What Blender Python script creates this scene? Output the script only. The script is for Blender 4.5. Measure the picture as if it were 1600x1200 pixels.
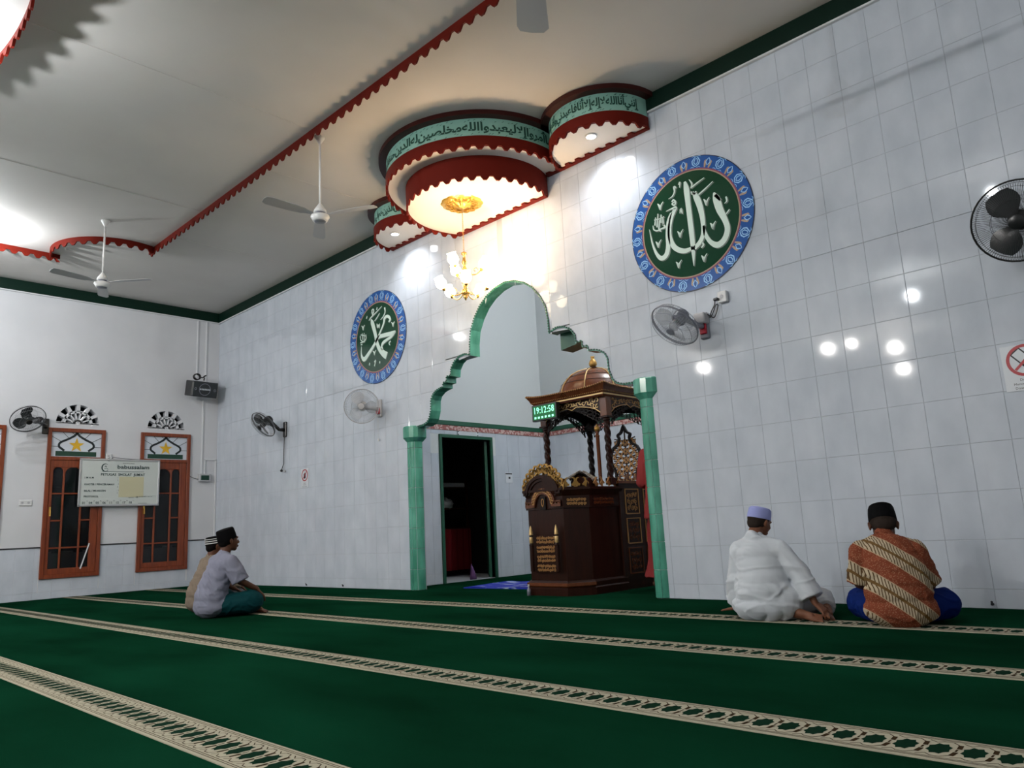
import bpy, math, random
from mathutils import Vector, Matrix
from mathutils.geometry import tessellate_polygon
PI = math.pi
rnd = random.Random(7)
scene = bpy.context.scene
col = scene.collection
for o in list(bpy.data.objects):
    bpy.data.objects.remove(o)

# ------------------------------------------------------------------ camera
def rad(a): return a * PI / 180
YAW, PITCH, ROLL = rad(43.857), rad(10.798), rad(-2.938)
CAM = Vector((13.151, -5.978, 0.694))
fw = Vector((-math.sin(YAW) * math.cos(PITCH), math.cos(YAW) * math.cos(PITCH), math.sin(PITCH)))
r0 = Vector((math.cos(YAW), math.sin(YAW), 0))
u0 = r0.cross(fw)
rt = r0 * math.cos(ROLL) + u0 * math.sin(ROLL)
up = -r0 * math.sin(ROLL) + u0 * math.cos(ROLL)
cam_data = bpy.data.cameras.new('camera')
cam_data.sensor_width = 36
cam_data.lens = 1176.1 / 1600 * 36
cam_data.clip_start = 0.05
cam = bpy.data.objects.new('camera', cam_data)
cam.matrix_world = Matrix(((rt.x, up.x, -fw.x, CAM.x), (rt.y, up.y, -fw.y, CAM.y), (rt.z, up.z, -fw.z, CAM.z), (0, 0, 0, 1)))
col.objects.link(cam)
scene.camera = cam

# ------------------------------------------------------------------ world, exposure, lamps of the hall
w = bpy.data.worlds.new('night'); scene.world = w; w.use_nodes = True
w.node_tree.nodes['Background'].inputs[0].default_value = (0.01, 0.014, 0.02, 1)
w.node_tree.nodes['Background'].inputs[1].default_value = 0.6
vs = scene.view_settings
vs.view_transform = 'Standard'; vs.look = 'None'; vs.gamma = 1; vs.use_curve_mapping = False
vs.exposure = 0.0
CX = 7.38            # axis of symmetry of the hall
CEIL = 4.85
ROOM_X, ROOM_Y = 14.76, -16.2

def lamp(name, loc, power, colour=(1, 1, 1), r=0.06, kind='POINT', **kw):
    d = bpy.data.lights.new(name, kind); d.energy = power; d.color = colour
    if kind in ('POINT', 'SPOT'): d.shadow_soft_size = r
    for k, v in kw.items(): setattr(d, k, v)
    o = bpy.data.objects.new(name, d); o.location = loc; col.objects.link(o)
    return o
COOL = (0.93, 0.97, 1.0)
NEUTRAL = (1.0, 0.965, 0.92)
NEUTRAL = (1.0, 0.965, 0.92)
WARM = (1.0, 0.68, 0.42)
for x, y, z, p in ((9.72, -7.02, 4.05, 130), (7.25, -9.80, 4.05, 180), (7.75, -9.75, 4.05, 90), (8.19, -11.0, 4.05, 200), (7.48, -13.84, 4.05, 200),
                   (4.65, -9.21, 4.05, 210), (3.0, -6.9, 4.2, 150), (11.41, -4.76, 4.55, 50), (6.96, -5.29, 3.98, 60), (2.02, -4.12, 4.60, 85)):
    lamp('hall_lamp', (x, y, z), p, COOL if y > -7.5 else NEUTRAL, 0.028)

# ------------------------------------------------------------------ materials
MAT = {}
def mat(name, colr, rough=0.5, metal=0.0, emit=None, estr=1.0, **kw):
    m = bpy.data.materials.new(name); m.use_nodes = True
    b = m.node_tree.nodes['Principled BSDF']
    b.inputs['Base Color'].default_value = (*colr, 1)
    b.inputs['Roughness'].default_value = rough
    b.inputs['Metallic'].default_value = metal
    if emit:
        b.inputs['Emission Color'].default_value = (*emit, 1); b.inputs['Emission Strength'].default_value = estr
    for k, v in kw.items(): b.inputs[k].default_value = v
    MAT[name] = m
    return m
def nodes(m): return m.node_tree.nodes, m.node_tree.links, m.node_tree.nodes['Principled BSDF']
def noisy(m, c1, c2, scale=5, detail=4, coord='Object', lo=0.35, hi=0.65, stretch=(1, 1, 1), bump=0.0, bscale=None, bdist=0.002):
    n, l, b = nodes(m)
    if coord == 'World':
        g = n.new('ShaderNodeNewGeometry'); src = g.outputs['Position']
    else:
        t = n.new('ShaderNodeTexCoord'); src = t.outputs[coord]
    mp = n.new('ShaderNodeMapping'); mp.inputs['Scale'].default_value = stretch
    l.new(src, mp.inputs['Vector'])
    x = n.new('ShaderNodeTexNoise'); x.inputs['Scale'].default_value = scale; x.inputs['Detail'].default_value = detail
    l.new(mp.outputs[0], x.inputs['Vector'])
    r = n.new('ShaderNodeValToRGB'); r.color_ramp.elements[0].position = lo; r.color_ramp.elements[1].position = hi
    r.color_ramp.elements[0].color = (*c1, 1); r.color_ramp.elements[1].color = (*c2, 1)
    l.new(x.outputs['Fac'], r.inputs['Fac']); l.new(r.outputs['Color'], b.inputs['Base Color'])
    if bump:
        y = x
        if bscale:
            y = n.new('ShaderNodeTexNoise'); y.inputs['Scale'].default_value = bscale; y.inputs['Detail'].default_value = 3
            l.new(mp.outputs[0], y.inputs['Vector'])
        bp = n.new('ShaderNodeBump'); bp.inputs['Strength'].default_value = bump; bp.inputs['Distance'].default_value = bdist
        l.new(y.outputs['Fac'], bp.inputs['Height']); l.new(bp.outputs[0], b.inputs['Normal'])
    return m
noisy(mat('tile', (.6, .62, .66), .05), (.50, .545, .61), (.60, .64, .705), 4.5, 6, 'World', .3, .72, (1, 1, .6))
noisy(mat('green_marble', (.1, .5, .35), .15), (.05, .24, .165), (.12, .42, .31), 9, 6, 'World', .35, .7, (1, 1, .3))
mat('grout', (.40, .42, .46), .6)
noisy(mat('plaster', (.66, .665, .69), .42), (.63, .64, .665), (.68, .685, .71), 1.5, 3, 'World')
mat('niche_paint', (.62, .645, .65), .55)
noisy(mat('ceiling_paint', (.6, .58, .55), .7), (.66, .63, .60), (.72, .69, .66), .9, 3, 'World')
mat('soffit_paint', (.78, .76, .73), .6)
mat('green_trim', (.0025, .020, .012), .45)
mat('dark_green', (.01, .09, .05), .4)
mat('white_paint', (.75, .76, .78), .4)
noisy(mat('carpet', (.004, .075, .035), .95), (.0022, .0185, .0085), (.0040, .039, .0185), 1.2, 7, 'World', .3, .72, (.6, 1.3, 1), .5, 260, .004)
mat('carpet_cream', (.42, .385, .29), .95)
mat('carpet_brown', (.035, .02, .008), .95)
mat('carpet_dark', (.0014, .020, .009), .95)
mat('red_board', (.13, .010, .005), .5)
mat('red_dark', (.055, .010, .008), .4)
mat('mint', (.30, .58, .48), .5)
mat('ink_green', (.006, .07, .045), .5)
noisy(mat('wood_red', (.22, .045, .012), .35), (.15, .026, .008), (.25, .052, .014), 6, 5, 'Object', .3, .7, (6, 6, .6))
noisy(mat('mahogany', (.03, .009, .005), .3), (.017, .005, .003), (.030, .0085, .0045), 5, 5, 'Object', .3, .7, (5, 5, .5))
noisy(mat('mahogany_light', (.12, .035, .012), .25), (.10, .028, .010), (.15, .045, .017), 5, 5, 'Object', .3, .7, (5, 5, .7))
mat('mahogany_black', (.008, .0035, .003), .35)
mat('gold', (.42, .235, .06), .4, .6)
mat('gold_bright', (.85, .52, .10), .28, .8)
mat('brass', (.85, .50, .13), .25, .85)
mat('gold_dull', (.42, .21, .07), .45, .4)
mat('gold_pale', (.60, .40, .17), .4, .5)
mat('glass_lit', (1, .95, .85), .3, 0, (1.0, .80, .52), 16)
mat('bulb_lit', (1, 1, 1), .3, 0, (1.0, .97, .92), 14)
mat('white_plastic', (.72, .72, .72), .35)
mat('white_enamel', (.80, .80, .79), .3)
mat('black_plastic', (.012, .013, .014), .3)
mat('grey_plastic', (.20, .21, .25), .35)
mat('light_grey_plastic', (.5, .5, .52), .35)
mat('steel_wire', (.30, .31, .33), .35, .6)
mat('black_wire', (.01, .01, .01), .4)
mat('red_plastic', (.45, .01, .03), .3)
mat('blade_clear', (.45, .46, .48), .2, 0, None, 1, Alpha=.45)
mat('blade_dark', (.02, .024, .026), .25)
mat('pane', (.01, .012, .014), .04, 0, None, 1, **{'IOR': 1.5, 'Alpha': .55})
mat('pane_white', (.62, .67, .74), .25)
mat('star_yellow', (.72, .42, .02), .3)
mat('leading', (.004, .012, .016), .4)
mat('lead_green', (.006, .05, .03), .35)
mat('aluminium', (.55, .56, .58), .35, .7)
mat('board_white', (.60, .64, .61), .2)
mat('board_yellow', (.58, .55, .36), .3)
mat('ink', (.02, .05, .05), .5)
mat('ink_black', (.015, .015, .02), .5)
mat('sign_white', (.66, .69, .73), .3)
mat('sign_red', (.42, .012, .02), .35)
mat('led', (.01, .2, .08), .4, 0, (.25, 1.0, .55), 2.6)
mat('led_panel', (.002, .06, .02), .2, 0, (.0, .13, .03), .6)
mat('blue_disc', (.022, .10, .36), .2)
mat('navy', (.003, .012, .05), .3)
mat('sky_line', (.30, .58, .90), .4)
mat('rose', (.25, .05, .10), .4)
mat('sand', (.42, .30, .20), .4)
mat('disc_green', (.008, .052, .026), .12)
mat('script_white', (.66, .80, .72), .4)
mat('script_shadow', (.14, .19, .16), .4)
noisy(mat('pink_border', (.5, .3, .28), .3), (.34, .12, .11), (.62, .46, .43), 34, 2, 'World', .46, .54)
noisy(mat('blue_mat', (.02, .06, .6), .7), (.01, .03, .50), (.55, .65, .85), 3.2, 3, 'Object', .55, .60, (1, 3, 1))
noisy(mat('checked_cloth', (.3, .26, .22), .9), (.16, .12, .09), (.42, .37, .32), 60, 1, 'Object', .45, .55)
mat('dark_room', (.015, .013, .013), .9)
mat('cloth_red', (.09, .006, .008), .85)
mat('cloth_grey', (.30, .31, .30), .9)
mat('cloth_violet', (.12, .06, .16), .9)
mat('outside_dark', (.004, .006, .006), .9)
mat('outside_white', (.5, .52, .52), .8)
# people
noisy(mat('skin', (.16, .065, .035), .5), (.15, .058, .030), (.19, .08, .045), 12, 3, 'Object')
mat('skin_dark', (.10, .04, .022), .5)
mat('hair', (.006, .005, .005), .6)
mat('hair_grey', (.03, .022, .018), .8)
mat('velvet_black', (.0035, .0035, .004), .75)
mat('cap_lilac', (.33, .36, .68), .7)
mat('stripe_white', (.6, .6, .6), .8)
mat('shirt_white', (.60, .63, .67), .8)
mat('shirt_grey', (.205, .21, .27), .85)
mat('shirt_beige', (.19, .15, .115), .85)
mat('sarong_teal', (.003, .035, .040), .7)
mat('trousers_blue', (.004, .016, .115), .75)
mat('trousers_white', (.50, .51, .53), .8)
mat('robe_red', (.30, .045, .045), .85)
mat('eye_white', (.6, .58, .55), .3)
def batik():
    m = mat('batik', (.4, .12, .06), .75); n, l, b = nodes(m)
    t = n.new('ShaderNodeTexCoord'); s = n.new('ShaderNodeSeparateXYZ'); l.new(t.outputs['Object'], s.inputs[0])
    def M(op, a, b_, clamp=False):
        x = n.new('ShaderNodeMath'); x.operation = op; x.use_clamp = clamp
        for i, v in enumerate((a, b_)):
            if v is None: continue
            if isinstance(v, (int, float)): x.inputs[i].default_value = v
            else: l.new(v, x.inputs[i])
        return x.outputs[0]
    def mix(f, a, c):
        x = n.new('ShaderNodeMix'); x.data_type = 'RGBA'; l.new(f, x.inputs[0])
        for i, v in ((6, a), (7, c)):
            if isinstance(v, tuple): x.inputs[i].default_value = (*v, 1)
            else: l.new(v, x.inputs[i])
        return x.outputs[2]
    # across-band coordinate: bands run from upper left down to the right
    X = M('ADD', M('MULTIPLY', s.outputs[0], 1.0), M('MULTIPLY', s.outputs[1], .35))
    u = M('ADD', M('MULTIPLY', X, .62), M('MULTIPLY', s.outputs[2], .79))
    v = M('SUBTRACT', M('MULTIPLY', X, .79), M('MULTIPLY', s.outputs[2], .62))
    p = M('FRACT', M('ADD', M('DIVIDE', u, .24), 19.99), None)          # 0..1 across one repeat
    # light double band between .5 and 1 with brown core
    band = M('MULTIPLY', M('GREATER_THAN', p, .46), M('LESS_THAN', p, .98))
    core = M('LESS_THAN', M('ABSOLUTE', M('SUBTRACT', p, .72), None), .04)
    edge = M('LESS_THAN', M('ABSOLUTE', M('SUBTRACT', M('ABSOLUTE', M('SUBTRACT', p, .72), None), .25), None), .012)
    zig = M('FRACT', M('ADD', M('MULTIPLY', v, 44), M('MULTIPLY', p, 9.0)), None)
    zz = M('LESS_THAN', zig, .34)
    dots = n.new('ShaderNodeTexVoronoi'); dots.inputs['Scale'].default_value = 110
    l.new(t.outputs['Object'], dots.inputs['Vector'])
    dd = M('LESS_THAN', dots.outputs['Distance'], .28)
    base = mix(dd, (.20, .052, .026), (.38, .19, .11))
    lt = mix(zz, (.45, .37, .26), (.09, .05, .022))
    c = mix(band, base, lt)
    c = mix(M('MULTIPLY', core, band), c, (.15, .085, .03))
    c = mix(edge, c, (.45, .32, .2))
    l.new(c, b.inputs['Base Color'])
batik()
for nm_ in ('carpet', 'carpet_dark', 'carpet_cream', 'carpet_brown', 'velvet_black', 'hair', 'hair_grey', 'cap_lilac', 'shirt_white', 'shirt_grey', 'shirt_beige', 'sarong_teal', 'trousers_blue', 'trousers_white', 'robe_red', 'batik', 'cloth_red', 'dark_room', 'cloth_violet', 'outside_dark'):
    MAT[nm_].node_tree.nodes['Principled BSDF'].inputs['Specular IOR Level'].default_value = .05
for nm_ in ('mahogany', 'mahogany_black', 'red_board', 'red_dark', 'green_trim', 'skin', 'skin_dark', 'ceiling_paint', 'pink_border'):
    MAT[nm_].node_tree.nodes['Principled BSDF'].inputs['Specular IOR Level'].default_value = .22
MAT['carpet'].node_tree.nodes['Principled BSDF'].inputs['Specular IOR Level'].default_value = 0
MAT['red_board'].node_tree.nodes['Principled BSDF'].inputs['Specular IOR Level'].default_value = .1
MAT['tile'].node_tree.nodes['Principled BSDF'].inputs['Specular IOR Level'].default_value = .32

# ------------------------------------------------------------------ mesh builder
class MB:
    def __init__(s): s.v = []; s.f = []
    def add(s, vs, fs):
        k = len(s.v); s.v += [tuple(p) for p in vs]; s.f += [tuple(i + k for i in f) for f in fs]; return s
    def box(s, x0, x1, y0, y1, z0, z1):
        return s.add([(x0, y0, z0), (x1, y0, z0), (x1, y1, z0), (x0, y1, z0), (x0, y0, z1), (x1, y0, z1), (x1, y1, z1), (x0, y1, z1)],
                     [(0, 3, 2, 1), (4, 5, 6, 7), (0, 1, 5, 4), (1, 2, 6, 5), (2, 3, 7, 6), (3, 0, 4, 7)])
    def bbox(s, x0, x1, y0, y1, z0, z1, b=.004):
        """box with chamfered vertical and horizontal edges (all 12)"""
        import itertools
        X, Y, Z = (x0, x1), (y0, y1), (z0, z1); vs = []; idx = {}
        for i, j, k in itertools.product((0, 1), repeat=3):
            sx, sy, sz = (1, -1)[i], (1, -1)[j], (1, -1)[k]
            for a in range(3):
                p = [X[i] + sx * b, Y[j] + sy * b, Z[k] + sz * b]; p[a] = (X[i], Y[j], Z[k])[a]
                idx[(i, j, k, a)] = len(vs); vs.append(p)
        F = []
        q = [(0, 0), (1, 0), (1, 1), (0, 1)]
        for a in range(3):
            for e in (0, 1):
                f = []
                for m_, n_ in q:
                    c = [0, 0, 0]; c[a] = e; c[(a + 1) % 3] = m_; c[(a + 2) % 3] = n_; f.append(idx[(*c, a)])
                F.append(f if e else f[::-1])
        for a in range(3):                     # edges along axis a
            b1, c1 = (a + 1) % 3, (a + 2) % 3
            for m_, n_ in q:
                c = [0, 0, 0]; c[b1] = m_; c[c1] = n_
                c0 = list(c); c0[a] = 0; c2 = list(c); c2[a] = 1
                F.append([idx[(*c0, b1)], idx[(*c2, b1)], idx[(*c2, c1)], idx[(*c0, c1)]])
        for i, j, k in itertools.product((0, 1), repeat=3): F.append([idx[(i, j, k, a)] for a in range(3)])
        return s.add(vs, F)
    def tube(s, pts, r=.01, n=8, closed=False, cap=True):
        pts = [Vector(p) for p in pts]; R = r if isinstance(r, (list, tuple)) else [r] * len(pts)
        N = len(pts); base = len(s.v); prev = None
        for i, p in enumerate(pts):
            if closed: d = pts[(i + 1) % N] - pts[i - 1]
            else: d = pts[min(i + 1, N - 1)] - pts[max(i - 1, 0)]
            if d.length < 1e-9: d = Vector((0, 0, 1))
            d.normalize()
            if prev is None: prev = d.orthogonal().normalized()
            a = prev - d * prev.dot(d)
            a = a.normalized() if a.length > 1e-6 else d.orthogonal().normalized()
            prev = a; b = d.cross(a)
            for k in range(n):
                t = 2 * PI * k / n; s.v.append(tuple(p + (a * math.cos(t) + b * math.sin(t)) * R[i]))
        for i in range(N if closed else N - 1):
            j = (i + 1) % N
            for k in range(n): s.f.append((base + i * n + k, base + i * n + (k + 1) % n, base + j * n + (k + 1) % n, base + j * n + k))
        if cap and not closed:
            s.f.append(tuple(base + k for k in range(n))[::-1]); s.f.append(tuple(base + (N - 1) * n + k for k in range(n)))
        return s
    def lathe(s, prof, n=24, o=(0, 0, 0), a0=0, a1=2 * PI, axis=None):
        full = abs(a1 - a0 - 2 * PI) < 1e-6; m = n if full else n + 1; base = len(s.v)
        M_ = axis or Matrix.Identity(3)
        for r, z in prof:
            for k in range(m):
                t = a0 + (a1 - a0) * k / n
                s.v.append(tuple(Vector(o) + M_ @ Vector((r * math.cos(t), r * math.sin(t), z))))
        for i in range(len(prof) - 1):
            for k in range(n):
                k2 = (k + 1) % m; s.f.append((base + i * m + k, base + i * m + k2, base + (i + 1) * m + k2, base + (i + 1) * m + k))
        if full:
            if prof[0][0] > 1e-5: s.f.append(tuple(base + k for k in range(n))[::-1])
            if prof[-1][0] > 1e-5: s.f.append(tuple(base + (len(prof) - 1) * m + k for k in range(n)))
        return s
    def prism(s, poly, fn, d, back=True):
        """poly: 2D outline (ccw seen from +d side); fn(u,v,h)->3D; h from 0 to d"""
        n = len(poly); base = len(s.v)
        s.v += [tuple(fn(u, v, d)) for u, v in poly] + [tuple(fn(u, v, 0)) for u, v in poly]
        tr = tessellate_polygon([[Vector((u, v, 0)) for u, v in poly]])
        for t in tr:
            s.f.append(tuple(base + i for i in t))
            if back: s.f.append(tuple(base + n + i for i in t[::-1]))
        for i in range(n):
            j = (i + 1) % n; s.f.append((base + i, base + n + i, base + n + j, base + j))
        return s
    def ribbon(s, pts, w, fn, d=.004, h0=0.0, side=True):
        """flat raised stroke along 2D pts, width w (number or list)"""
        n = len(pts); W = w if isinstance(w, (list, tuple)) else [w] * n; L = []; R_ = []
        for i in range(n):
            a = pts[max(i - 1, 0)]; b = pts[min(i + 1, n - 1)]; dx, dy = b[0] - a[0], b[1] - a[1]; q = math.hypot(dx, dy) or 1
            nx, ny = -dy / q * W[i] / 2, dx / q * W[i] / 2
            L.append((pts[i][0] + nx, pts[i][1] + ny)); R_.append((pts[i][0] - nx, pts[i][1] - ny))
        b0 = len(s.v)
        for P in (L, R_): s.v += [tuple(fn(u, v, h0 + d)) for u, v in P]
        for i in range(n - 1): s.f.append((b0 + i, b0 + n + i, b0 + n + i + 1, b0 + i + 1))
        if side:
            for P in (L, R_): s.v += [tuple(fn(u, v, h0)) for u, v in P]
            for i in range(n - 1):
                s.f.append((b0 + i, b0 + i + 1, b0 + 2 * n + i + 1, b0 + 2 * n + i)); s.f.append((b0 + n + i + 1, b0 + n + i, b0 + 3 * n + i, b0 + 3 * n + i + 1))
        return s
    def sphere(s, c, r, n=12, m=8, sc=(1, 1, 1), R=None):
        base = len(s.v); c = Vector(c); R = R or Matrix.Identity(3)
        def P(a, b): return tuple(c + R @ Vector((r * sc[0] * math.sin(b) * math.cos(a), r * sc[1] * math.sin(b) * math.sin(a), r * sc[2] * math.cos(b))))
        s.v.append(P(0, 0))
        for i in range(1, m):
            for k in range(n): s.v.append(P(2 * PI * k / n, PI * i / m))
        s.v.append(P(0, PI)); L = len(s.v) - 1
        for k in range(n):
            k2 = (k + 1) % n; s.f.append((base, base + 1 + k, base + 1 + k2)); s.f.append((L, base + 1 + (m - 2) * n + k2, base + 1 + (m - 2) * n + k))
            for i in range(m - 2): s.f.append((base + 1 + i * n + k, base + 1 + (i + 1) * n + k, base + 1 + (i + 1) * n + k2, base + 1 + i * n + k2))
        return s
    def cone(s, p0, r0_, p1, r1, n=14):
        """round-ended tapered limb"""
        p0, p1 = Vector(p0), Vector(p1); d = p1 - p0; L = d.length or 1e-6; d = d / L
        pr = []
        for i in range(5): t = PI / 2 * i / 4; pr.append((p0 - d * r0_ * math.cos(t), max(r0_ * math.sin(t), 1e-4)))
        for i in range(5): t = PI / 2 * (1 - i / 4); pr.append((p1 + d * r1 * math.cos(t), max(r1 * math.sin(t), 1e-4)))
        return s.tube([p for p, r in pr], [r for p, r in pr], n)
    def mesh(s, name, smooth=False):
        me = bpy.data.meshes.new(name); me.from_pydata(s.v, [], s.f); me.validate()
        if smooth:
            me.shade_smooth()
        return me
    def build(s, name, m=None, parent=None, smooth=False, loc=None):
        me = s.mesh(name, smooth)
        if smooth == 'auto': auto_smooth(me)
        if m: me.materials.append(MAT[m] if isinstance(m, str) else m)
        o = bpy.data.objects.new(name, me); col.objects.link(o)
        if parent: o.parent = parent
        if loc is not None: o.location = loc
        return o
def auto_smooth(me, ang=rad(35)):
    me.shade_smooth()
    me.set_sharp_from_angle(angle=ang)
def tag(o, label=None, cat=None, group=None, kind=None):
    if label: o['label'] = label
    if cat: o['category'] = cat
    if group: o['group'] = group
    if kind: o['kind'] = kind
    return o
def empty(name, loc=(0, 0, 0), rz=0, label=None, cat=None, group=None, kind=None):
    o = bpy.data.objects.new(name, None); o.location = loc; o.rotation_euler = (0, 0, rz); o.empty_display_size = .1; col.objects.link(o)
    return tag(o, label, cat, group, kind)
def inst(o_or_mesh, name, parent=None, loc=(0, 0, 0), rot=None, m=None):
    me = o_or_mesh if isinstance(o_or_mesh, bpy.types.Mesh) else o_or_mesh.data
    o = bpy.data.objects.new(name, me); col.objects.link(o); o.location = loc
    if rot: o.rotation_euler = rot
    if parent: o.parent = parent
    return o
def children(o): return [c for c in bpy.data.objects if c.parent == o]
def copy_tree(o, parent=None):
    c = o.copy(); col.objects.link(c); c.parent = parent
    for ch in children(o): copy_tree(ch, c)
    return c
def smooth_line(pts, k=4, closed=False):
    out = []; n = len(pts)
    for i in range(n if closed else n - 1):
        P = [pts[(i + j) % n] if closed else pts[min(max(i + j, 0), n - 1)] for j in (-1, 0, 1, 2)]
        for q in range(k):
            t = q / k
            out.append(tuple(.5 * (2 * P[1][a] + (P[2][a] - P[0][a]) * t + (2 * P[0][a] - 5 * P[1][a] + 4 * P[2][a] - P[3][a]) * t * t + (3 * P[1][a] - P[0][a] - 3 * P[2][a] + P[3][a]) * t ** 3) for a in range(len(P[1]))))
    if not closed: out.append(tuple(pts[-1]))
    return out
_tc = {}
def text_geo(body, size=1.0, align='LEFT', off=0.0):
    c = bpy.data.curves.new('t', 'FONT'); c.body = body; c.offset = off; c.size = size; c.align_x = align; c.resolution_u = 2
    o = bpy.data.objects.new('t', c); col.objects.link(o); bpy.context.view_layer.update()
    me = o.to_mesh(); vs = [tuple(v.co) for v in me.vertices]; fs = [tuple(p.vertices) for p in me.polygons]
    o.to_mesh_clear(); bpy.data.objects.remove(o); bpy.data.curves.remove(c)
    return vs, fs
def put_text(mb, body, size, fn, x, y, h=.001, align='LEFT', sx=1.0, off=0.0):
    vs, fs = text_geo(body, size, align, off * size)
    mb.add([fn(x + v[0] * sx, y + v[1], h) for v in vs], fs); return mb
# frames: wall facing -y (qibla wall) and wall facing +x (left wall)
def QW(y=0.0): return lambda u, v, h=0: (u, y - h, v)
def LW(x=0.0): return lambda u, v, h=0: (x + h, u, v)
def scrolls(w, h, n, rs, seed, turns=1.4):
    r = random.Random(seed); out = []
    nx = max(1, round(w / (rs * 2))); ny = max(1, round(h / (rs * 2)))
    for i in range(nx):
        for j in range(ny):
            cx = (i + .5) * w / nx; cy = (j + .5) * h / ny; R_ = min(w / nx, h / ny) * .5; a = r.random() * 6.28; sg = 1 if (i + j) % 2 else -1
            out.append([(cx + R_ * (1 - t / (n - 1) * .8) * math.cos(a + sg * turns * 2 * PI * t / (n - 1)), cy + R_ * (1 - t / (n - 1) * .8) * math.sin(a + sg * turns * 2 * PI * t / (n - 1))) for t in range(n)])
            b = a + PI * r.random()
            out.append([(cx + R_ * q * math.cos(b + q), cy + R_ * q * math.sin(b + q)) for q in (1.35, 1.0, .7)])
    return out

# ================================================================== ROOM SHELL
W_PROF = [(0, 1.74), (2.0119, 1.74), (2.012, 1.66), (2.02, 1.535), (2.045, 1.465), (2.09, 1.42), (2.18, 1.385), (2.31, 1.378), (2.37, 1.345), (2.415, 1.27), (2.432, 1.2), (2.437, 1.14),
          (2.49, 1.14), (2.49, 1.07), (2.555, 1.07), (2.555, .99), (2.64, .98), (2.715, .92), (2.76, .83), (2.772, .74), (2.76, .68), (2.735, .63),
          (2.88, .628), (3.04, .60), (3.18, .525), (3.30, .425), (3.39, .30), (3.45, .155), (3.475, 0.0)]
def halfw(z):
    if z >= 3.475: return 0
    for (z0, a), (z1, b) in zip(W_PROF, W_PROF[1:]):
        if z0 <= z <= z1 and z1 > z0: return a + (b - a) * (z - z0) / (z1 - z0)
    return 0
WT = 0.135
# floor
f = MB().box(-.2, ROOM_X + .2, ROOM_Y - .2, 3.3, -.12, 0).build('floor', 'carpet'); tag(f, 'wall-to-wall dark green prayer carpet with cream patterned row stripes', None, None, 'structure')
# ceiling
c = MB().box(-.2, ROOM_X + .2, ROOM_Y - .2, 0.14, CEIL, CEIL + .1).build('ceiling', 'ceiling_paint'); tag(c, None, None, None, 'structure')
for x_, y0_, y1_ in ((4.15, -4.9, -2.2), (6.78, -4.7, -2.2), (9.41, -4.9, -2.2), (12.04, -7, -2.2), (3.1, -2.1, -.1), (5.7, -2.1, -.6), (11.3, -2.1, -.1)):
    MB().box(x_ - .012, x_ + .012, y0_, y1_, CEIL - .004, CEIL).build('ceiling_seam', 'ceiling_paint', c)
# qibla wall backing with arch opening
mb = MB()
mb.box(-.2, CX - 1.74, 0, WT, 0, 2.012); mb.box(CX + 1.74, ROOM_X + .2, 0, WT, 0, 2.012)
mb.box(-.2, ROOM_X + .2, 0, WT, 3.475, CEIL)
XL, XR = -.2, ROOM_X + .2
for (z0, a), (z1, b) in zip(W_PROF[2:], W_PROF[3:]):
    if z1 <= z0: continue
    for sgn, xe in ((-1, XL), (1, XR)):
        p = [(CX + sgn * a, z0), (CX + sgn * b, z1), (xe, z1), (xe, z0)]
        if sgn < 0: p = p[::-1]
        p = p[::-1]
        mb.prism(p, lambda u, v, h: (u, WT - h, v), WT)
wq = mb.build('wall_qibla', 'grout'); tag(wq, 'long front wall clad in glossy pale grey-blue tiles around the arched niche', None, None, 'structure')
# other walls
wl = MB()
WIN = [(-2.68, -1.86), (-1.31, -.485), (-4.05, -3.23)]
WZ0, WZ1 = .29, 2.575
ys = sorted([0.0, ROOM_Y - .2] + [y for w_ in WIN for y in w_])
for a, b in zip(ys, ys[1:]):
    mid = (a + b) / 2
    if any(p < mid < q for p, q in WIN):
        wl.box(-.15, 0, a, b, 0, WZ0)
    else: wl.box(-.15, 0, a, b, 0, WZ1)
FANR, FANZ = .31, 2.655
zt = FANZ + FANR + .03
wl.box(-.15, 0, ROOM_Y - .2, 0, WZ1, FANZ)
# fan-light openings: half-round pierced vents above each window
fan_c = [(p + q) / 2 for p, q in WIN]
edges = sorted([0.0, ROOM_Y - .2] + [c_ + s_ * FANR for c_ in fan_c for s_ in (-1, 1)])
for a, b in zip(edges, edges[1:]):
    mid = (a + b) / 2; hit = [c_ for c_ in fan_c if abs(mid - c_) < FANR * .9]
    if not hit: wl.box(-.15, 0, a, b, FANZ, zt)
    else:
        c_ = hit[0]
        K = 20
        for k in range(K):
            t0, t1 = PI * k / K, PI * (k + 1) / K
            p = [(c_ + FANR * math.cos(t0), FANZ + FANR * math.sin(t0)), (c_ + FANR * math.cos(t0), zt), (c_ + FANR * math.cos(t1), zt), (c_ + FANR * math.cos(t1), FANZ + FANR * math.sin(t1))]
            wl.prism(p, lambda u, v, h: (h - .15, u, v), .15)
wl.box(-.15, 0, ROOM_Y - .2, 0, zt, CEIL)
wall_left = wl.build('wall_left', 'plaster'); tag(wall_left, 'white painted side wall with a grey tiled dado and wooden windows', None, None, 'structure')
tag(MB().box(ROOM_X, ROOM_X + .15, ROOM_Y - .2, 0, 0, CEIL).build('wall_right', 'plaster'), kind='structure')
tag(MB().box(-.15, ROOM_X + .15, ROOM_Y - .15, ROOM_Y, 0, CEIL).build('wall_back', 'plaster'), kind='structure')
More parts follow.
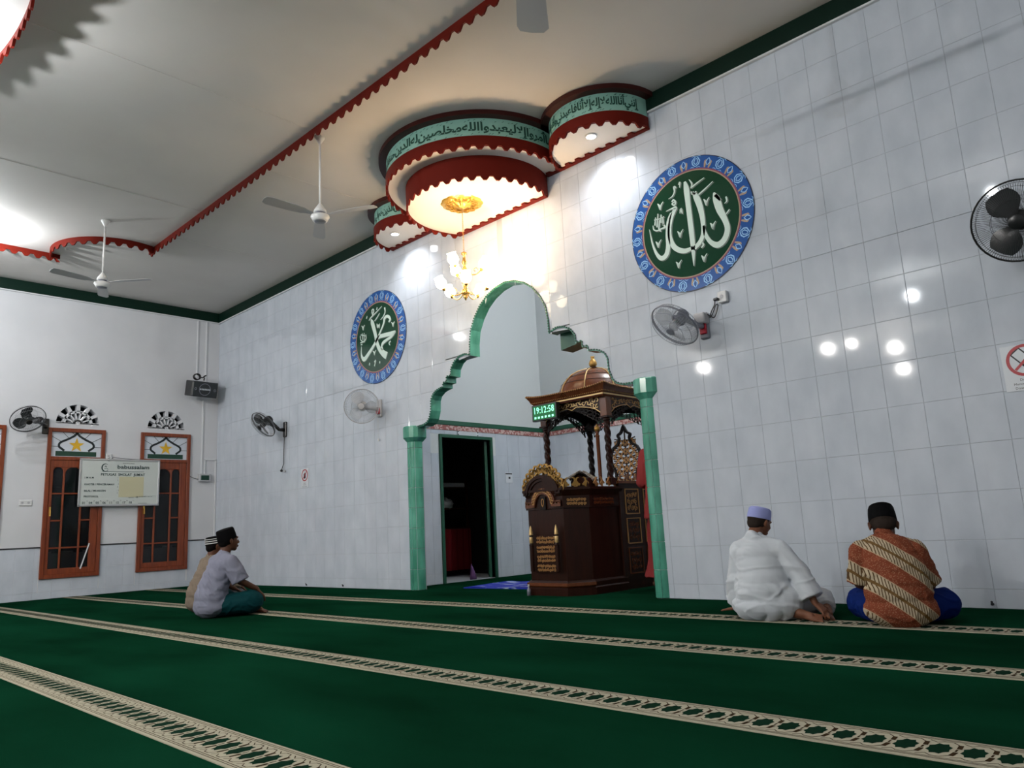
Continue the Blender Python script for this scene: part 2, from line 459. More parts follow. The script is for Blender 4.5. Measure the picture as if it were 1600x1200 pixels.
# vent grilles (white spokes and rings filling the half-round openings)
for c_ in fan_c:
    g = MB(); fn = lambda u, v, h: (h - .103, u, v)
    for r_, w_ in ((.195, .040), (.05, .05)):
        g.ribbon([(c_ + r_ * math.cos(PI * k / 24), FANZ + r_ * math.sin(PI * k / 24)) for k in range(25)], w_, fn, .1)
    for k in range(8):
        t = PI * k / 7; g.ribbon([(c_ + .04 * math.cos(t), FANZ + .04 * math.sin(t)), (c_ + .2 * math.cos(t), FANZ + .2 * math.sin(t))], .022, fn, .1)
    for k in range(7):
        t = PI * k / 6; g.ribbon([(c_ + .2 * math.cos(t), FANZ + .2 * math.sin(t)), (c_ + .325 * math.cos(t), FANZ + .325 * math.sin(t))], .05, fn, .1)
    g.ribbon([(c_ - .31, FANZ), (c_ + .31, FANZ)], .03, fn, .1)
    gg = g.build('vent_grille', 'plaster', wall_left); tag(gg, None)
# outside beyond the windows
tag(MB().box(-2.3, -2.2, -17, 3, -.2, 6).build('wall_outside', 'outside_dark'), kind='structure')
ob = MB().box(-.9, -.8, -9, .6, 0, .66)
for k in range(30): ob.lathe([(.09, .66), (.09, .69), (0, .69)], 8, (-.85, -8.8 + k * .32, 0))
tag(ob.build('parapet', 'outside_white'), 'low white parapet outside seen through the lower window panes', 'parapet')
lamp('parapet_fill', (-1.2, -2.2, 3.2), 9, COOL, .1)  # added fill light that brightens the parapet outside, no fixture modelled
# ------------------------------------------------------------------ niche (mihrab room)
NX0, NX1, NY = 5.15, 9.61, 3.0
DY0, DY1, DZ = .86, 1.80, 1.985
mb = MB(); mb.box(NX0 - .12, NX0, WT, DY0, 0, 5.3).box(NX0 - .12, NX0, DY1, NY, 0, 5.3).box(NX0 - .12, NX0, DY0, DY1, DZ, 5.3)
wnl = tag(mb.build('wall_niche_left', 'niche_paint'), 'painted niche side wall with a dark doorway and tiled lower half', None, None, 'structure')
wnb = tag(MB().box(NX0 - .12, NX1 + .12, NY, NY + .12, 0, 5.3).build('wall_niche_back', 'niche_paint'), 'pale blue-grey back wall of the prayer niche', None, None, 'structure')
wnr = tag(MB().box(NX1, NX1 + .12, WT, NY, 0, 5.3).build('wall_niche_right', 'niche_paint'), kind='structure')
tag(MB().box(NX0 - .12, NX1 + .12, WT, NY + .12, 5.3, 5.4).box(NX0, NX1, WT, WT + .1, CEIL, 5.3).build('ceiling_niche', 'niche_paint'), kind='structure')
# ------------------------------------------------------------------ tiles
TW, TH, TX0, TZ0 = .25, .327, .042, .1265     # vertical joints at x = .042 + .25 k ; courses at z = .1265 + .327 j
GAP = .0012
def tile_mesh(x0, x1, z0, z1, b=.0022, d=.0028):
    m = MB(); g = GAP
    a = [(x0 + g, z0 + g), (x1 - g, z0 + g), (x1 - g, z1 - g), (x0 + g, z1 - g)]
    i = [(x0 + g + b, z0 + g + b), (x1 - g - b, z0 + g + b), (x1 - g - b, z1 - g - b), (x0 + g + b, z1 - g - b)]
    vs = [(u, 0, v) for u, v in a] + [(u, -d * .55, v) for u, v in a] + [(u, -d, v) for u, v in i]
    F = [(8, 9, 10, 11)]
    for k in range(4):
        j = (k + 1) % 4; F += [(4 + k, 4 + j, 8 + j, 8 + k), (k, j, 4 + j, 4 + k)]
    return m.add(vs, F)
full = tile_mesh(0, TW, 0, TH).mesh('tile'); full.materials.append(MAT['tile'])
def clear_of_arch(x0, x1, z0, z1):
    h = max(halfw(z0 + .001), halfw(z1), halfw((z0 + z1) / 2))
    return x1 < CX - h or x0 > CX + h
cells = []
j = -1
while True:
    z0 = TZ0 + TH * j; z1 = z0 + TH; z0 = max(z0, 0); 
    if z0 > 4.66: break
    z1 = min(z1, 4.674)
    k = -1
    while TX0 + TW * k < ROOM_X:
        x0 = max(TX0 + TW * k, 0); x1 = min(TX0 + TW * (k + 1), ROOM_X)
        cells.append((x0, x1, z0, z1)); k += 1
    j += 1
def inframe(x, y, z):
    d = Vector((x, y, z)) - CAM; q = d.dot(fw)
    if q < .3: return False
    return abs(d.dot(rt) / q) < .70 and abs(d.dot(up) / q) < .53
fulls = []; rest = MB(); nrest = 0
for x0, x1, z0, z1 in cells:
    is_full = abs(x1 - x0 - TW) < 1e-4 and abs(z1 - z0 - TH) < 1e-4
    if clear_of_arch(x0, x1, z0, z1):
        if is_full: fulls.append((x0, x1, z0, z1))
        else: t = tile_mesh(x0, x1, z0, z1); rest.add(t.v, t.f)
        continue
    # tile cut by the arch: trim against the opening on its side
    sgn = -1 if (x0 + x1) / 2 < CX else 1
    if x0 < CX < x1 and z0 < 3.475: 
        parts = [(x0, CX, -1), (CX, x1, 1)]
    else: parts = [(x0, x1, sgn)]
    for xa, xb, sg in parts:
        lv = [z0 + GAP] + [z for z, w_ in W_PROF if z0 + GAP < z < z1 - GAP] + [z1 - GAP]
        lv = [z0 + GAP]; 
        for z, w_ in W_PROF:
            if z0 + GAP < z < z1 - GAP: lv.append(z)
        lv.append(z1 - GAP)
        pts = [(halfw(lv[0]), lv[0])] + [(w_, z) for z, w_ in W_PROF if z0 + GAP < z < z1 - GAP] + [(halfw(lv[-1]), lv[-1])]
        for (w0, za), (w1, zb) in zip(pts, pts[1:]):
            if zb - za < 1e-4: continue
            if sg < 0:
                e0, e1 = min(CX - w0, xb), min(CX - w1, xb); o_ = xa + GAP
                if max(e0, e1) <= o_ + .002: continue
                q = [(o_, za), (max(e0, o_), za), (max(e1, o_), zb), (o_, zb)]
            else:
                e0, e1 = max(CX + w0, xa), max(CX + w1, xa); o_ = xb - GAP
                if min(e0, e1) >= o_ - .002: continue
                q = [(min(e0, o_), za), (o_, za), (o_, zb), (min(e1, o_), zb)]
            rest.add([(u, -.0028, v) for u, v in q] + [(u, 0, v) for u, v in q], [(0, 1, 2, 3), (0, 4, 5, 1), (1, 5, 6, 2), (2, 6, 7, 3), (3, 7, 4, 0)])
fulls.sort(key=lambda c_: (0 if inframe((c_[0] + c_[1]) / 2, 0, (c_[2] + c_[3]) / 2) else 1, (Vector(((c_[0] + c_[1]) / 2, 0, (c_[2] + c_[3]) / 2)) - CAM).length))
for x0, x1, z0, z1 in fulls[:299]: inst(full, 'tile', wq, (x0, 0, z0))
for x0, x1, z0, z1 in fulls[299:]:
    t = tile_mesh(x0, x1, z0, z1); rest.add(t.v, t.f)
tag(rest.build('tile_field', 'tile', wq), 'remaining wall tiles, farther from the camera and cut round the arch', kind='stuff')
# niche tiles
def niche_tiles(wall, n, fn, x0, x1, holes=(), ztop=2.09):
    rest_ = MB()
    k = 0
    while x0 + k * TW < x1 - .01:
        j = -1
        while TZ0 + j * TH < ztop - .01:
            a, b = x0 + k * TW, min(x0 + (k + 1) * TW, x1); z0, z1 = max(TZ0 + j * TH, 0), min(TZ0 + (j + 1) * TH, ztop); j += 1
            for h0, h1, hz in holes:
                if b > h0 and a < h1 and z0 < hz:
                    if z1 > hz and z0 < hz: z0 = hz
                    elif a < h0: b = h0
                    elif b > h1: a = h1
                    else: z0 = z1
            if z1 - z0 < .01 or b - a < .01: continue
            t = tile_mesh(a, b, z0, z1)
            vs_ = [fn(u, v, -y_) for u, y_, v in t.v]
            o = MB().add(vs_, t.f).build('tile', 'tile', wall)
        k += 1
niche_tiles(wnl, 0, lambda u, v, h: (NX0 + h, u, v), .17, NY, ((DY0 - .05, DY1 + .05, DZ + .05),))
niche_tiles(wnb, 0, lambda u, v, h: (u, NY - h, v), NX0, NX1)
# left wall dado tiles
DADO = .75
dz = [0, .10, .425, .75]
k = 0
while k < 30:
    b = -k * .25; a = b - .25; k += 1
    if a < -7.5: break
    for z0, z1 in zip(dz, dz[1:]):
        aa, bb = a, b
        segs = [(aa, bb)]
        if z1 > WZ0:
            for p, q in WIN:
                p -= .01; q += .01; ns = []
                for s0, s1 in segs:
                    if s1 <= p or s0 >= q: ns.append((s0, s1))
                    else:
                        if s0 < p: ns.append((s0, p))
                        if s1 > q: ns.append((q, s1))
                segs = ns
            lowz = z0 if z0 < WZ0 else z0
        for s0, s1 in segs:
            if s1 - s0 < .015: continue
            t = tile_mesh(s0, s1, z0, z1); MB().add([(-y_, u, v) for u, y_, v in t.v], t.f).build('tile', 'tile', wall_left)
        if z0 < WZ0 < z1:      # strip under a window sill
            for p, q in WIN:
                s0, s1 = max(a, p), min(b, q)
                if s1 - s0 > .02: t = tile_mesh(s0, s1, z0, WZ0); MB().add([(-y_, u, v) for u, y_, v in t.v], t.f).build('tile', 'tile', wall_left)
MB().box(0, .012, -3.23, -2.68, DADO, DADO + .018).box(0, .012, -1.86, -1.31, DADO, DADO + .018).box(0, .012, -.485, 0, DADO, DADO + .018).box(0, .012, -7.5, -4.05, DADO, DADO + .018).build('dado_edge', 'ink_black', wall_left)
# green band under the ceiling
def trim(name, *boxes, m='green_trim'):
    t = MB()
    for b in boxes: t.bbox(*b)
    return tag(t.build(name, m), kind='structure')
trim('trim_1', (0, 5.32, -.03, 0, 4.674, CEIL), (9.46, ROOM_X, -.03, 0, 4.674, CEIL))
trim('trim_2', (0, .03, ROOM_Y, -.03, 4.674, CEIL - .001))
trim('trim_3', (0.03, 5.3, -.036, 0, 4.655, 4.674), (9.48, ROOM_X, -.036, 0, 4.655, 4.674), (0, .036, ROOM_Y, -.036, 4.655, 4.674), m='white_paint')
trim('trim_4', (NX0, NX0 + .02, WT, NY - .02, 2.165, 2.23), (NX0, NX1, NY - .02, NY, 2.165, 2.23), m='dark_green')
trim('trim_5', (NX0, NX0 + .012, WT, NY - .012, 2.092, 2.163), (NX0, NX1, NY - .012, NY, 2.092, 2.163), m='pink_border')
# small black floor anchors along the skirting
an = MB()
for x_ in (1.28, 3.06, 4.01, 11.77):
    an = MB().tube([(x_, -.006, .03), (x_, -.02, .03)], .010, 8).sphere((x_, -.022, .045), .008, 6, 4)
    tag(an.build('wall_hook', 'ink_black'), 'small dark hook low on the tiles %s' % {1.28: 'right behind the man in the grey shirt', 3.06: 'left of the mid wall, under the small notice', 4.01: 'nearest the left green column', 11.77: 'at the far right by the carpet edge'}[x_], 'hook')

# ------------------------------------------------------------------ arch lining + columns
prof = [(CX - w_, z) for z, w_ in W_PROF[2:]] + [(CX + w_, z) for z, w_ in W_PROF[2:-1]][::-1]
arch = empty('arch_lining', (CX, 0, 0), label='green marble lining of the scalloped niche arch', cat='arch')
L = MB(); n = len(prof)
inset = []
for i in range(n):
    a = prof[max(i - 1, 0)]; b = prof[min(i + 1, n - 1)]; dx, dy = b[0] - a[0], b[1] - a[1]; q = math.hypot(dx, dy)
    inset.append((prof[i][0] + dy / q * .012, prof[i][1] - dx / q * .012))
vs_ = [(u - CX, -.012, v) for u, v in prof] + [(u - CX, WT + .006, v) for u, v in prof] + [(u - CX, -.012, v) for u, v in inset] + [(u - CX, WT + .006, v) for u, v in inset]
F = []
for i in range(n - 1): F += [(2 * n + i, 2 * n + i + 1, 3 * n + i + 1, 3 * n + i), (i, 2 * n + i, 2 * n + i + 1, i + 1)[::-1], (n + i, n + i + 1, 3 * n + i + 1, 3 * n + i)[::-1]]
L.add(vs_, F).build('marble_strip', 'green_marble', arch)
bd = MB(); acc = 0; last = prof[0]
for i in range(n - 1):
    a, b = prof[i], prof[i + 1]; d = math.hypot(b[0] - a[0], b[1] - a[1]); m_ = max(1, int(d / .028))
    for k in range(m_):
        t = (k + .5) / m_; u, v = a[0] + (b[0] - a[0]) * t, a[1] + (b[1] - a[1]) * t
        bd.box(u - CX - .008, u - CX + .008, -.02, -.008, v - .008, v + .008)
tag(bd.build('bead_edge', 'dark_green', arch), kind='stuff')
# dark green stub board behind the right shoulder of the arch
tag(MB().prism([(8.02, 2.56), (8.34, 2.60), (8.34, 2.80), (8.02, 2.80)], lambda u, v, h: (u, .36 - h, v), .2).build('arch_beam', 'dark_green'), 'dark green painted beam end behind the right shoulder of the arch', 'beam')
def column(xc, label):
    t = empty('column', (xc, .065, 0), label=label, cat='column', group=None)
    z = 0; a0, a1 = PI * 1.0, PI * 2.0
    while z < 1.83:
        z1 = min(z + .25, 1.835)
        for q0, q1 in ((-PI - .5, -PI / 2 - .012 + .2), (-PI / 2 + .012 + .2, .5)):
            r = .10
            prof_ = [(r - .006, z + .001), (r, z + .005), (r, z1 - .005), (r - .006, z1 - .001)]
            MB().lathe(prof_, 10, (0, 0.0, 0), q0, q1).build('column_tile', 'green_marble', t, 'auto')
        z = z1
    MB().lathe([(.093, 0), (.093, 1.84)], 20, (0, 0, 0), -PI - .3, .3).build('core', 'white_paint', t)
    # faceted capital
    c_ = MB()
    c_.lathe([(.10, 1.83), (.15, 1.885), (.15, 2.02), (.14, 2.03), (.001, 2.03)], 16, (0, 0, 0)).build('capital', 'green_marble', t)
    return t
column(5.565, 'green tiled half column at the left foot of the arch')
column(9.165, 'green tiled half column at the right foot of the arch, before the red robe')

# ------------------------------------------------------------------ carpet stripes
def cat_stripe(yc, x0, x1, fine):
    P_, W_ = .0905, .228
    base = MB().box(x0, x1, yc - W_ / 2, yc + W_ / 2, 0, .004)
    s = base.build('row_stripe', 'carpet_cream', f)
    dk, br = MB(), MB(); fn = lambda u, v, h: (u, v, .004 + h)
    fnq = lambda u, v, h: (u, v, .0045)
    n_ = int((x1 - x0) / P_)
    star = []
    for k in range(16):
        a = 2 * PI * k / 16 + PI / 8; r = 1.0 if k % 2 == 0 else .80
        star.append((r * math.cos(a), r * math.sin(a)))
    for i in range(n_):
        cx_ = x0 + (i + .5) * P_
        dk.add([(cx_ + a * .034, yc + b * .058, .0046) for a, b in star], [tuple(range(16))])
        e = P_ / 2
        for sg in (1, -1):
            # interlaced strap outlines between stars
            br.ribbon([(cx_ - e * .95, yc + sg * .078), (cx_ - e * .45, yc + sg * .062), (cx_ - e * .1, yc + sg * .078), (cx_ + e * .45, yc + sg * .078), (cx_ + e, yc + sg * .05)], .004, fnq, 0, side=False)
            br.add([(cx_ + e - .004, yc + sg * .018, .0046), (cx_ + e + .010, yc + sg * .018, .0046), (cx_ + e + .006, yc + sg * .058, .0046), (cx_ + e - .008, yc + sg * .058, .0046)][::sg], [(0, 1, 2, 3)])
        br.add([(cx_ + e - .003, yc - .012, .0046), (cx_ + e + .003, yc - .012, .0046), (cx_ + e + .003, yc + .012, .0046), (cx_ + e - .003, yc + .012, .0046)], [(0, 1, 2, 3)])
    for o_ in (.090, .100, -.090, -.100):
        br.add([(x0, yc + o_ - .0016, .0047), (x1, yc + o_ - .0016, .0047), (x1, yc + o_ + .0016, .0047), (x0, yc + o_ + .0016, .0047)], [(0, 1, 2, 3)])
    tag(dk.build('star_motifs', 'carpet_dark', s), kind='stuff'); tag(br.build('strap_lines', 'carpet_brown', s), kind='stuff')
for yc in (-1.035, -2.235, -3.462, -4.70): cat_stripe(yc, .02, ROOM_X - .02, True)

# ================================================================== CEILING ORNAMENT
def arc(cx, cy, r, a0, a1, step=.02):
    n_ = max(3, int(abs(a1 - a0) * r / step)); return [(cx + r * math.cos(a0 + (a1 - a0) * k / n_), cy + r * math.sin(a0 + (a1 - a0) * k / n_)) for k in range(n_ + 1)]
def resample(pts, ds):
    out = [pts[0]]; acc = 0
    for a, b in zip(pts, pts[1:]):
        L_ = math.hypot(b[0] - a[0], b[1] - a[1]); t = 0
        while acc + L_ - t >= ds:
            t += ds - acc; acc = 0; out.append((a[0] + (b[0] - a[0]) * t / L_, a[1] + (b[1] - a[1]) * t / L_))
        acc += L_ - t
    if math.hypot(out[-1][0] - pts[-1][0], out[-1][1] - pts[-1][1]) > ds * .3: out.append(pts[-1])
    return out
def offset(pts, d):
    out = []; n_ = len(pts)
    for i in range(n_):
        a = pts[max(i - 1, 0)]; b = pts[min(i + 1, n_ - 1)]; dx, dy = b[0] - a[0], b[1] - a[1]; q = math.hypot(dx, dy) or 1
        out.append((pts[i][0] - dy / q * d, pts[i][1] + dx / q * d))
    return out
def band(pts, z0, z1, th, mb=None):
    """curved board following plan line pts, thickness th (to the left of travel)"""
    mb = mb or MB(); q = offset(pts, th); n_ = len(pts); k = len(mb.v)
    mb.v += [(x, y, z) for z in (z0, z1) for P in (pts, q) for x, y in P]
    for i in range(n_ - 1):
        a, b, c_, d = k + i, k + n_ + i, k + 2 * n_ + i, k + 3 * n_ + i
        mb.f += [(a, a + 1, c_ + 1, c_), (b + 1, b, d, d + 1), (a + 1, a, b, b + 1), (c_, c_ + 1, d + 1, d)]
    for i, e in ((0, 1), (n_ - 1, 0)): mb.f.append((k + i, k + 2 * n_ + i, k + 3 * n_ + i, k + n_ + i))
    return mb
def teeth(pts, z, pitch, h, th, mb):
    """scalloped teeth hanging below z along the line"""
    P = resample(pts, pitch / 8)
    q = offset(P, th); i = 0
    while i + 8 < len(P) + 1:
        idx = [min(i + t_, len(P) - 1) for t_ in (1, 2, 3, 5, 6, 7)]
        zz = [z, z - h * .55, z - h, z - h, z - h * .55, z]
        k = len(mb.v); mb.v += [(P[j][0], P[j][1], c_) for j, c_ in zip(idx, zz)] + [(q[j][0], q[j][1], c_) for j, c_ in zip(idx, zz)]
        mb.f += [tuple(k + t_ for t_ in range(5, -1, -1)), tuple(k + 6 + t_ for t_ in range(6))]
        for t_ in range(5): mb.f.append((k + t_, k + t_ + 1, k + 7 + t_, k + 6 + t_))
        i += 8
    return mb
def flat_teeth(x0, x1, z, pitch, mb, y0=-.004):
    """board lying under the soffit along the wall, teeth towards the room"""
    mb.box(x0, x1, -.045, y0, z, z + .02); x = x0 + pitch * .1
    while x + pitch * .9 < x1:
        mb.prism([(x, -.045), (x + pitch * .12, -.085), (x + pitch * .48, -.085), (x + pitch * .62, -.045)][::-1], lambda u, v, h: (u, v, z + h), .02); x += pitch
    return mb
cy, RM, RL = -.37, 1.03, .82
RS, SX, SY = .555, 1.54, -.02
# meeting angle of the middle circle and a side circle
best = None
for k in range(400):
    a = -PI / 2 + PI / 2 * k / 399 * 1.2; x, y = CX + RM * math.cos(a), cy + RM * math.sin(a)
    e = abs(math.hypot(x - CX - SX, y - SY) - RS)
    if y < -.02 and (best is None or e < best[0]): best = (e, a, x, y)
am = best[1]; jx, jy = best[2], best[3]
sa = math.atan2(jy - SY, jx - CX - SX)
if sa > 0: sa -= 2 * PI
mid_arc = arc(CX, cy, RM, -PI - am, am)
right_arc = arc(CX + SX, SY, RS, sa, -.02)
left_arc = [(2 * CX - x, y) for x, y in right_arc[::-1]]
ALL = left_arc + mid_arc[1:-1] + right_arc
canopy = empty('ceiling_canopy', (CX, 0, CEIL), label='stepped red and mint scalloped canopy hanging on the wall above the niche', cat='canopy')
def P_(pts): return [(x - CX, y) for x, y in pts]
Zc = -CEIL
for nm, pts in (('left', left_arc), ('middle', mid_arc), ('right', right_arc)):
    band(P_(offset(pts, -.085)), 4.80 + Zc, CEIL + Zc, .10).build('cornice', 'red_dark', canopy, 'auto')
    band(P_(pts), 4.605 + Zc, 4.80 + Zc, .02).build('lettered_band', 'mint', canopy, 'auto')
    m_ = band(P_(offset(pts, -.012)), 4.50 + Zc, 4.605 + Zc, .03); teeth(P_(offset(pts, -.012)), 4.502 + Zc, .137, .045, .02, m_)
    m_.build('scalloped_board', 'red_board', canopy, 'auto')
low = arc(CX, cy, RL, -PI - math.asin(-(-.02 - cy) / RL) if False else -PI - math.asin((-.01 - cy) / RL), math.asin((-.01 - cy) / RL))
m_ = band(P_(low), 4.275 + Zc, 4.505 + Zc, .02); teeth(P_(low), 4.277 + Zc, .137, .045, .02, m_)
m_.build('lower_scalloped_board', 'red_board', canopy, 'auto')
# soffits
ol = P_(offset(ALL, .004)); sof = MB(); sof.prism(ol, lambda u, v, h: (u, v, 4.505 + Zc + h), .03).build('soffit', 'soffit_paint', canopy)
lo_ = P_(offset(low, .004)); MB().prism(lo_ , lambda u, v, h: (u, v, 4.283 + Zc + h), .02).build('lower_soffit', 'soffit_paint', canopy)
m_ = MB(); flat_teeth(RL * .96 - .03, SX + RS, 4.488 + Zc, .137, m_); m_.build('wall_scallop', 'red_board', canopy); m_ = MB(); flat_teeth(-SX - RS, -RL * .96 + .03, 4.488 + Zc, .137, m_); m_.build('wall_scallop', 'red_board', canopy); m_ = MB(); flat_teeth(-.73, .73, 4.262 + Zc, .137, m_); m_.build('lower_wall_scallop', 'red_board', canopy)
# Arabic lettering built from presentation forms, reading right to left
AR = {'ا': (0xFE8D, 1), 'أ': (0xFE83, 1), 'إ': (0xFE87, 1), 'ب': (0xFE8F, 4), 'ت': (0xFE95, 4), 'ة': (0xFE93, 1), 'ج': (0xFE9D, 4), 'ح': (0xFEA1, 4), 'خ': (0xFEA5, 4), 'د': (0xFEA9, 1), 'ذ': (0xFEAB, 1),
      'ر': (0xFEAD, 1), 'ز': (0xFEAF, 1), 'س': (0xFEB1, 4), 'ش': (0xFEB5, 4), 'ص': (0xFEB9, 4), 'ض': (0xFEBD, 4), 'ط': (0xFEC1, 4), 'ع': (0xFEC9, 4), 'غ': (0xFECD, 4), 'ف': (0xFED1, 4), 'ق': (0xFED5, 4),
      'ك': (0xFED9, 4), 'ل': (0xFEDD, 4), 'م': (0xFEE1, 4), 'ن': (0xFEE5, 4), 'ه': (0xFEE9, 4), 'و': (0xFEED, 1), 'ي': (0xFEF1, 4), 'ى': (0xFEEF, 1)}
def shape_ar(word):
    g = []; prev = False; i = 0; w_ = word
    while i < len(w_):
        c_ = w_[i]; base, n_ = AR[c_]
        if c_ == 'ل' and i + 1 < len(w_) and w_[i + 1] in 'اأإ':
            b_ = {'ا': 0xFEFB, 'أ': 0xFEF7, 'إ': 0xFEF9}[w_[i + 1]]; g.append(chr(b_ + (1 if prev else 0))); prev = False; i += 2; continue
        nxt = i + 1 < len(w_)
        if n_ == 1: g.append(chr(base + (1 if prev else 0))); prev = False
        else:
            k = (3 if nxt else 1) if prev else (2 if nxt else 0)
            g.append(chr(base + k)); prev = nxt
        i += 1
    return ''.join(g[::-1])
def lettering(text_, L_, H_, seed):
    words = [shape_ar(w_) for w_ in text_.split()]
    vs_, fs_ = text_geo(''.join(words[::-1]), 1.0, 'LEFT', .03)
    x0 = min(v[0] for v in vs_); x1 = max(v[0] for v in vs_); y0 = min(v[1] for v in vs_); y1 = max(v[1] for v in vs_)
    sx, sy = L_ / (x1 - x0), H_ / (y1 - y0)
    V = [((v[0] - x0) * sx, (v[1] - y0) * sy) for v in vs_]
    return V, fs_
def place_band(pts, text_, m_in, m_out, seed):
    # pts runs left to right; outward side = right of travel
    P = offset(pts, -.003); S = [0]
    for a, b in zip(P, P[1:]): S.append(S[-1] + math.hypot(b[0] - a[0], b[1] - a[1]))
    L_ = S[-1]
    def at(s):
        s = min(max(s, 0), L_ - 1e-6)
        for i in range(len(S) - 1):
            if S[i] <= s <= S[i + 1]:
                t = (s - S[i]) / (S[i + 1] - S[i]); return P[i][0] + (P[i + 1][0] - P[i][0]) * t - CX, P[i][1] + (P[i + 1][1] - P[i][1]) * t
    V, fs_ = lettering(text_, L_ - m_in - m_out, .165, seed); mb_ = MB()
    mb_.add([(*at(m_in + x), 4.622 + Zc + y) for x, y in V], fs_)
    # vowel marks above and below the letters
    r = random.Random(seed)
    for k in range(int(L_ / .035)):
        s = m_in + (k + r.random() * .7) * .035
        if s > L_ - m_out: break
        z = (4.765 if r.random() < .6 else 4.622) + r.uniform(-.012, .012) + Zc
        a, b = at(s), at(s + .02); mb_.add([(*a, z), (*b, z + .012), (*b, z + .017), (*a, z + .005)], [(0, 1, 2, 3)])
    tag(mb_.build('calligraphy', 'ink_green', canopy), kind='stuff')
place_band(mid_arc, 'وما أمروا إلا ليعبدوا الله مخلصين له الدين حنفاا ويقيموا الصلاة ويؤتوا الزكاة'.replace('ؤ', 'و'), .06, .10, 1)
place_band(right_arc, 'إنني أنا الله لا إله إلا أنا فاعبدني وأقم الصلاة لذكري', .05, .12, 2)
place_band(left_arc, 'قد أفلح المومنون الذين هم في صلاتهم خاشعون', .08, .05, 3)
# recessed downlights in the side circles
for sx_, lab in ((SX, 'round recessed downlight in the right side circle of the canopy'), (-SX, 'round recessed downlight in the left side circle of the canopy')):
    t = empty('downlight', (CX + sx_ * 1.05, -.33, 4.50), label=lab, cat='lamp', group='canopy downlights')
    MB().lathe([(.062, .005), (.062, -.004), (.048, -.008), (.048, .0)], 24).build('rim', 'white_enamel', t, True)
    MB().lathe([(.048, -.004), (.03, -.010), (0.0001, -.013)][::-1], 24).build('bulb', 'bulb_lit', t, True)
    lamp('downlight_beam', (CX + sx_ * 1.05, -.33, 4.46), 44, (.95, .97, 1), .05, 'SPOT', spot_size=rad(132), spot_blend=1.0).rotation_euler = (rad(14), 0, 0)

# ------------------------------------------------------------------ scalloped tray line on the main ceiling
ln = [(13.9, -2.15), (2.42, -2.15)] + arc(1.86, -2.45, .78, rad(22), rad(-118), .05) + [(1.50, -3.05), (1.50, -8.5)]
tr = empty('ceiling_trim', (CX, -2.15, CEIL), label='long red scalloped board running across the ceiling and bending at the left corner', cat='trim')
m_ = MB(); pl_ = [(x - CX, y + 2.15) for x, y in ln]
def dense(p):
    out = []
    for a, b in zip(p, p[1:]):
        k = max(1, int(math.hypot(b[0] - a[0], b[1] - a[1]) / .3)); out += [(a[0] + (b[0] - a[0]) * i / k, a[1] + (b[1] - a[1]) * i / k) for i in range(k)]
    return out + [p[-1]]
for seg in (pl_[:2], pl_[1:-2], pl_[-3:]):
    sd = dense(seg); band(sd, -.062, 0, .016, m_); teeth(sd, -.060, .144, .048, .016, m_)
m_.build('scalloped_board', 'red_board', tr, 'auto')
# central ring
ring = empty('ceiling_ring', (CX, -9.23, CEIL), label='large round lowered ceiling disc with a red scalloped rim at the upper left', cat='ceiling ring')
rp = arc(0, 0, 4.37, 0, 2 * PI - .0001, .06)
m_ = band(rp, -.47, 0, .02); teeth(rp, -.468, .137, .045, .02, m_); m_.build('scalloped_board', 'red_board', ring, 'auto')
MB().lathe([(4.36, -.44), (4.36, -.41), (.01, -.41), (.01, -.44)][::-1], 96).build('soffit', 'soffit_paint', ring)
# pendant lamp near the ring rim (just out of the picture)
t = empty('pendant_lamp', (6.96, -5.29, 3.98), label='bare bulb hanging under the rim of the round ceiling disc', cat='lamp')
MB().tube([(0, 0, .09), (0, 0, .43)], .006, 6).build('cord', 'black_wire', t); MB().lathe([(.02, .13), (.02, .075), (.028, .07), (.028, .075)], 12).build('holder', 'white_plastic', t)
t = empty('ceiling_bulb', (1.75, -4.30, CEIL), label='bulb on the ceiling just beyond the left picture edge', cat='lamp')
MB().lathe([(.05, 0), (.05, -.03), (.03, -.08), (.03, -.1)], 12).build('holder', 'white_plastic', t)

# ------------------------------------------------------------------ chandelier
ch = empty('chandelier', (7.35, -.60, 4.283), label='brass chandelier with lit glass tulip shades hanging under the canopy', cat='chandelier')
def rosette():
    mb_ = MB(); n_ = 48
    rings = [(.228, 0, 12, .012), (.21, -.014, 12, .01), (.17, -.010, 12, 0), (.15, -.024, 12, 0), (.10, -.016, 8, .006), (.06, -.03, 8, .004), (.045, -.05, 8, 0), (.0001, -.055, 8, 0)]
    k0 = len(mb_.v)
    for r, z, lobes, amp in rings:
        for k in range(n_ * 2):
            a = PI * k / n_; rr = r + amp * abs(math.sin(lobes * a / 2 * 1.0)) * (1 if r > .01 else 0); mb_.v.append((rr * math.cos(a), rr * math.sin(a), z - (.006 * math.cos(lobes * a) if .05 < r < .2 else 0)))
    N = n_ * 2
    for i in range(len(rings) - 1):
        for k in range(N): mb_.f.append((i * N + k, (i + 1) * N + k, (i + 1) * N + (k + 1) % N, i * N + (k + 1) % N))
    return mb_
ro = rosette().build('rosette', 'gold_bright', ch, True, (0, 0, 0))
lv = MB(); fz = lambda u, v, h: (u, v, -.026 - h)
for k in range(12):
    a = 2 * PI * k / 12
    for sg in (1, -1):
        lv.ribbon([((.19 - q * .014) * math.cos(a + sg * .2 * math.sin(q * .9)), (.19 - q * .014) * math.sin(a + sg * .2 * math.sin(q * .9))) for q in range(6)], [.004, .008, .01, .01, .008, .003], fz, .008)
lv.build('leaf_relief', 'gold_bright', ro)
chain = MB()
for k in range(24):
    z = -.06 - k * .022
    pts_ = [(.006 * math.cos(q) * (k % 2), .006 * math.cos(q) * ((k + 1) % 2), z - .011 + .014 * math.sin(q)) for q in [2 * PI * i / 8 for i in range(8)]]
    chain.tube(pts_, .0022, 5, True)
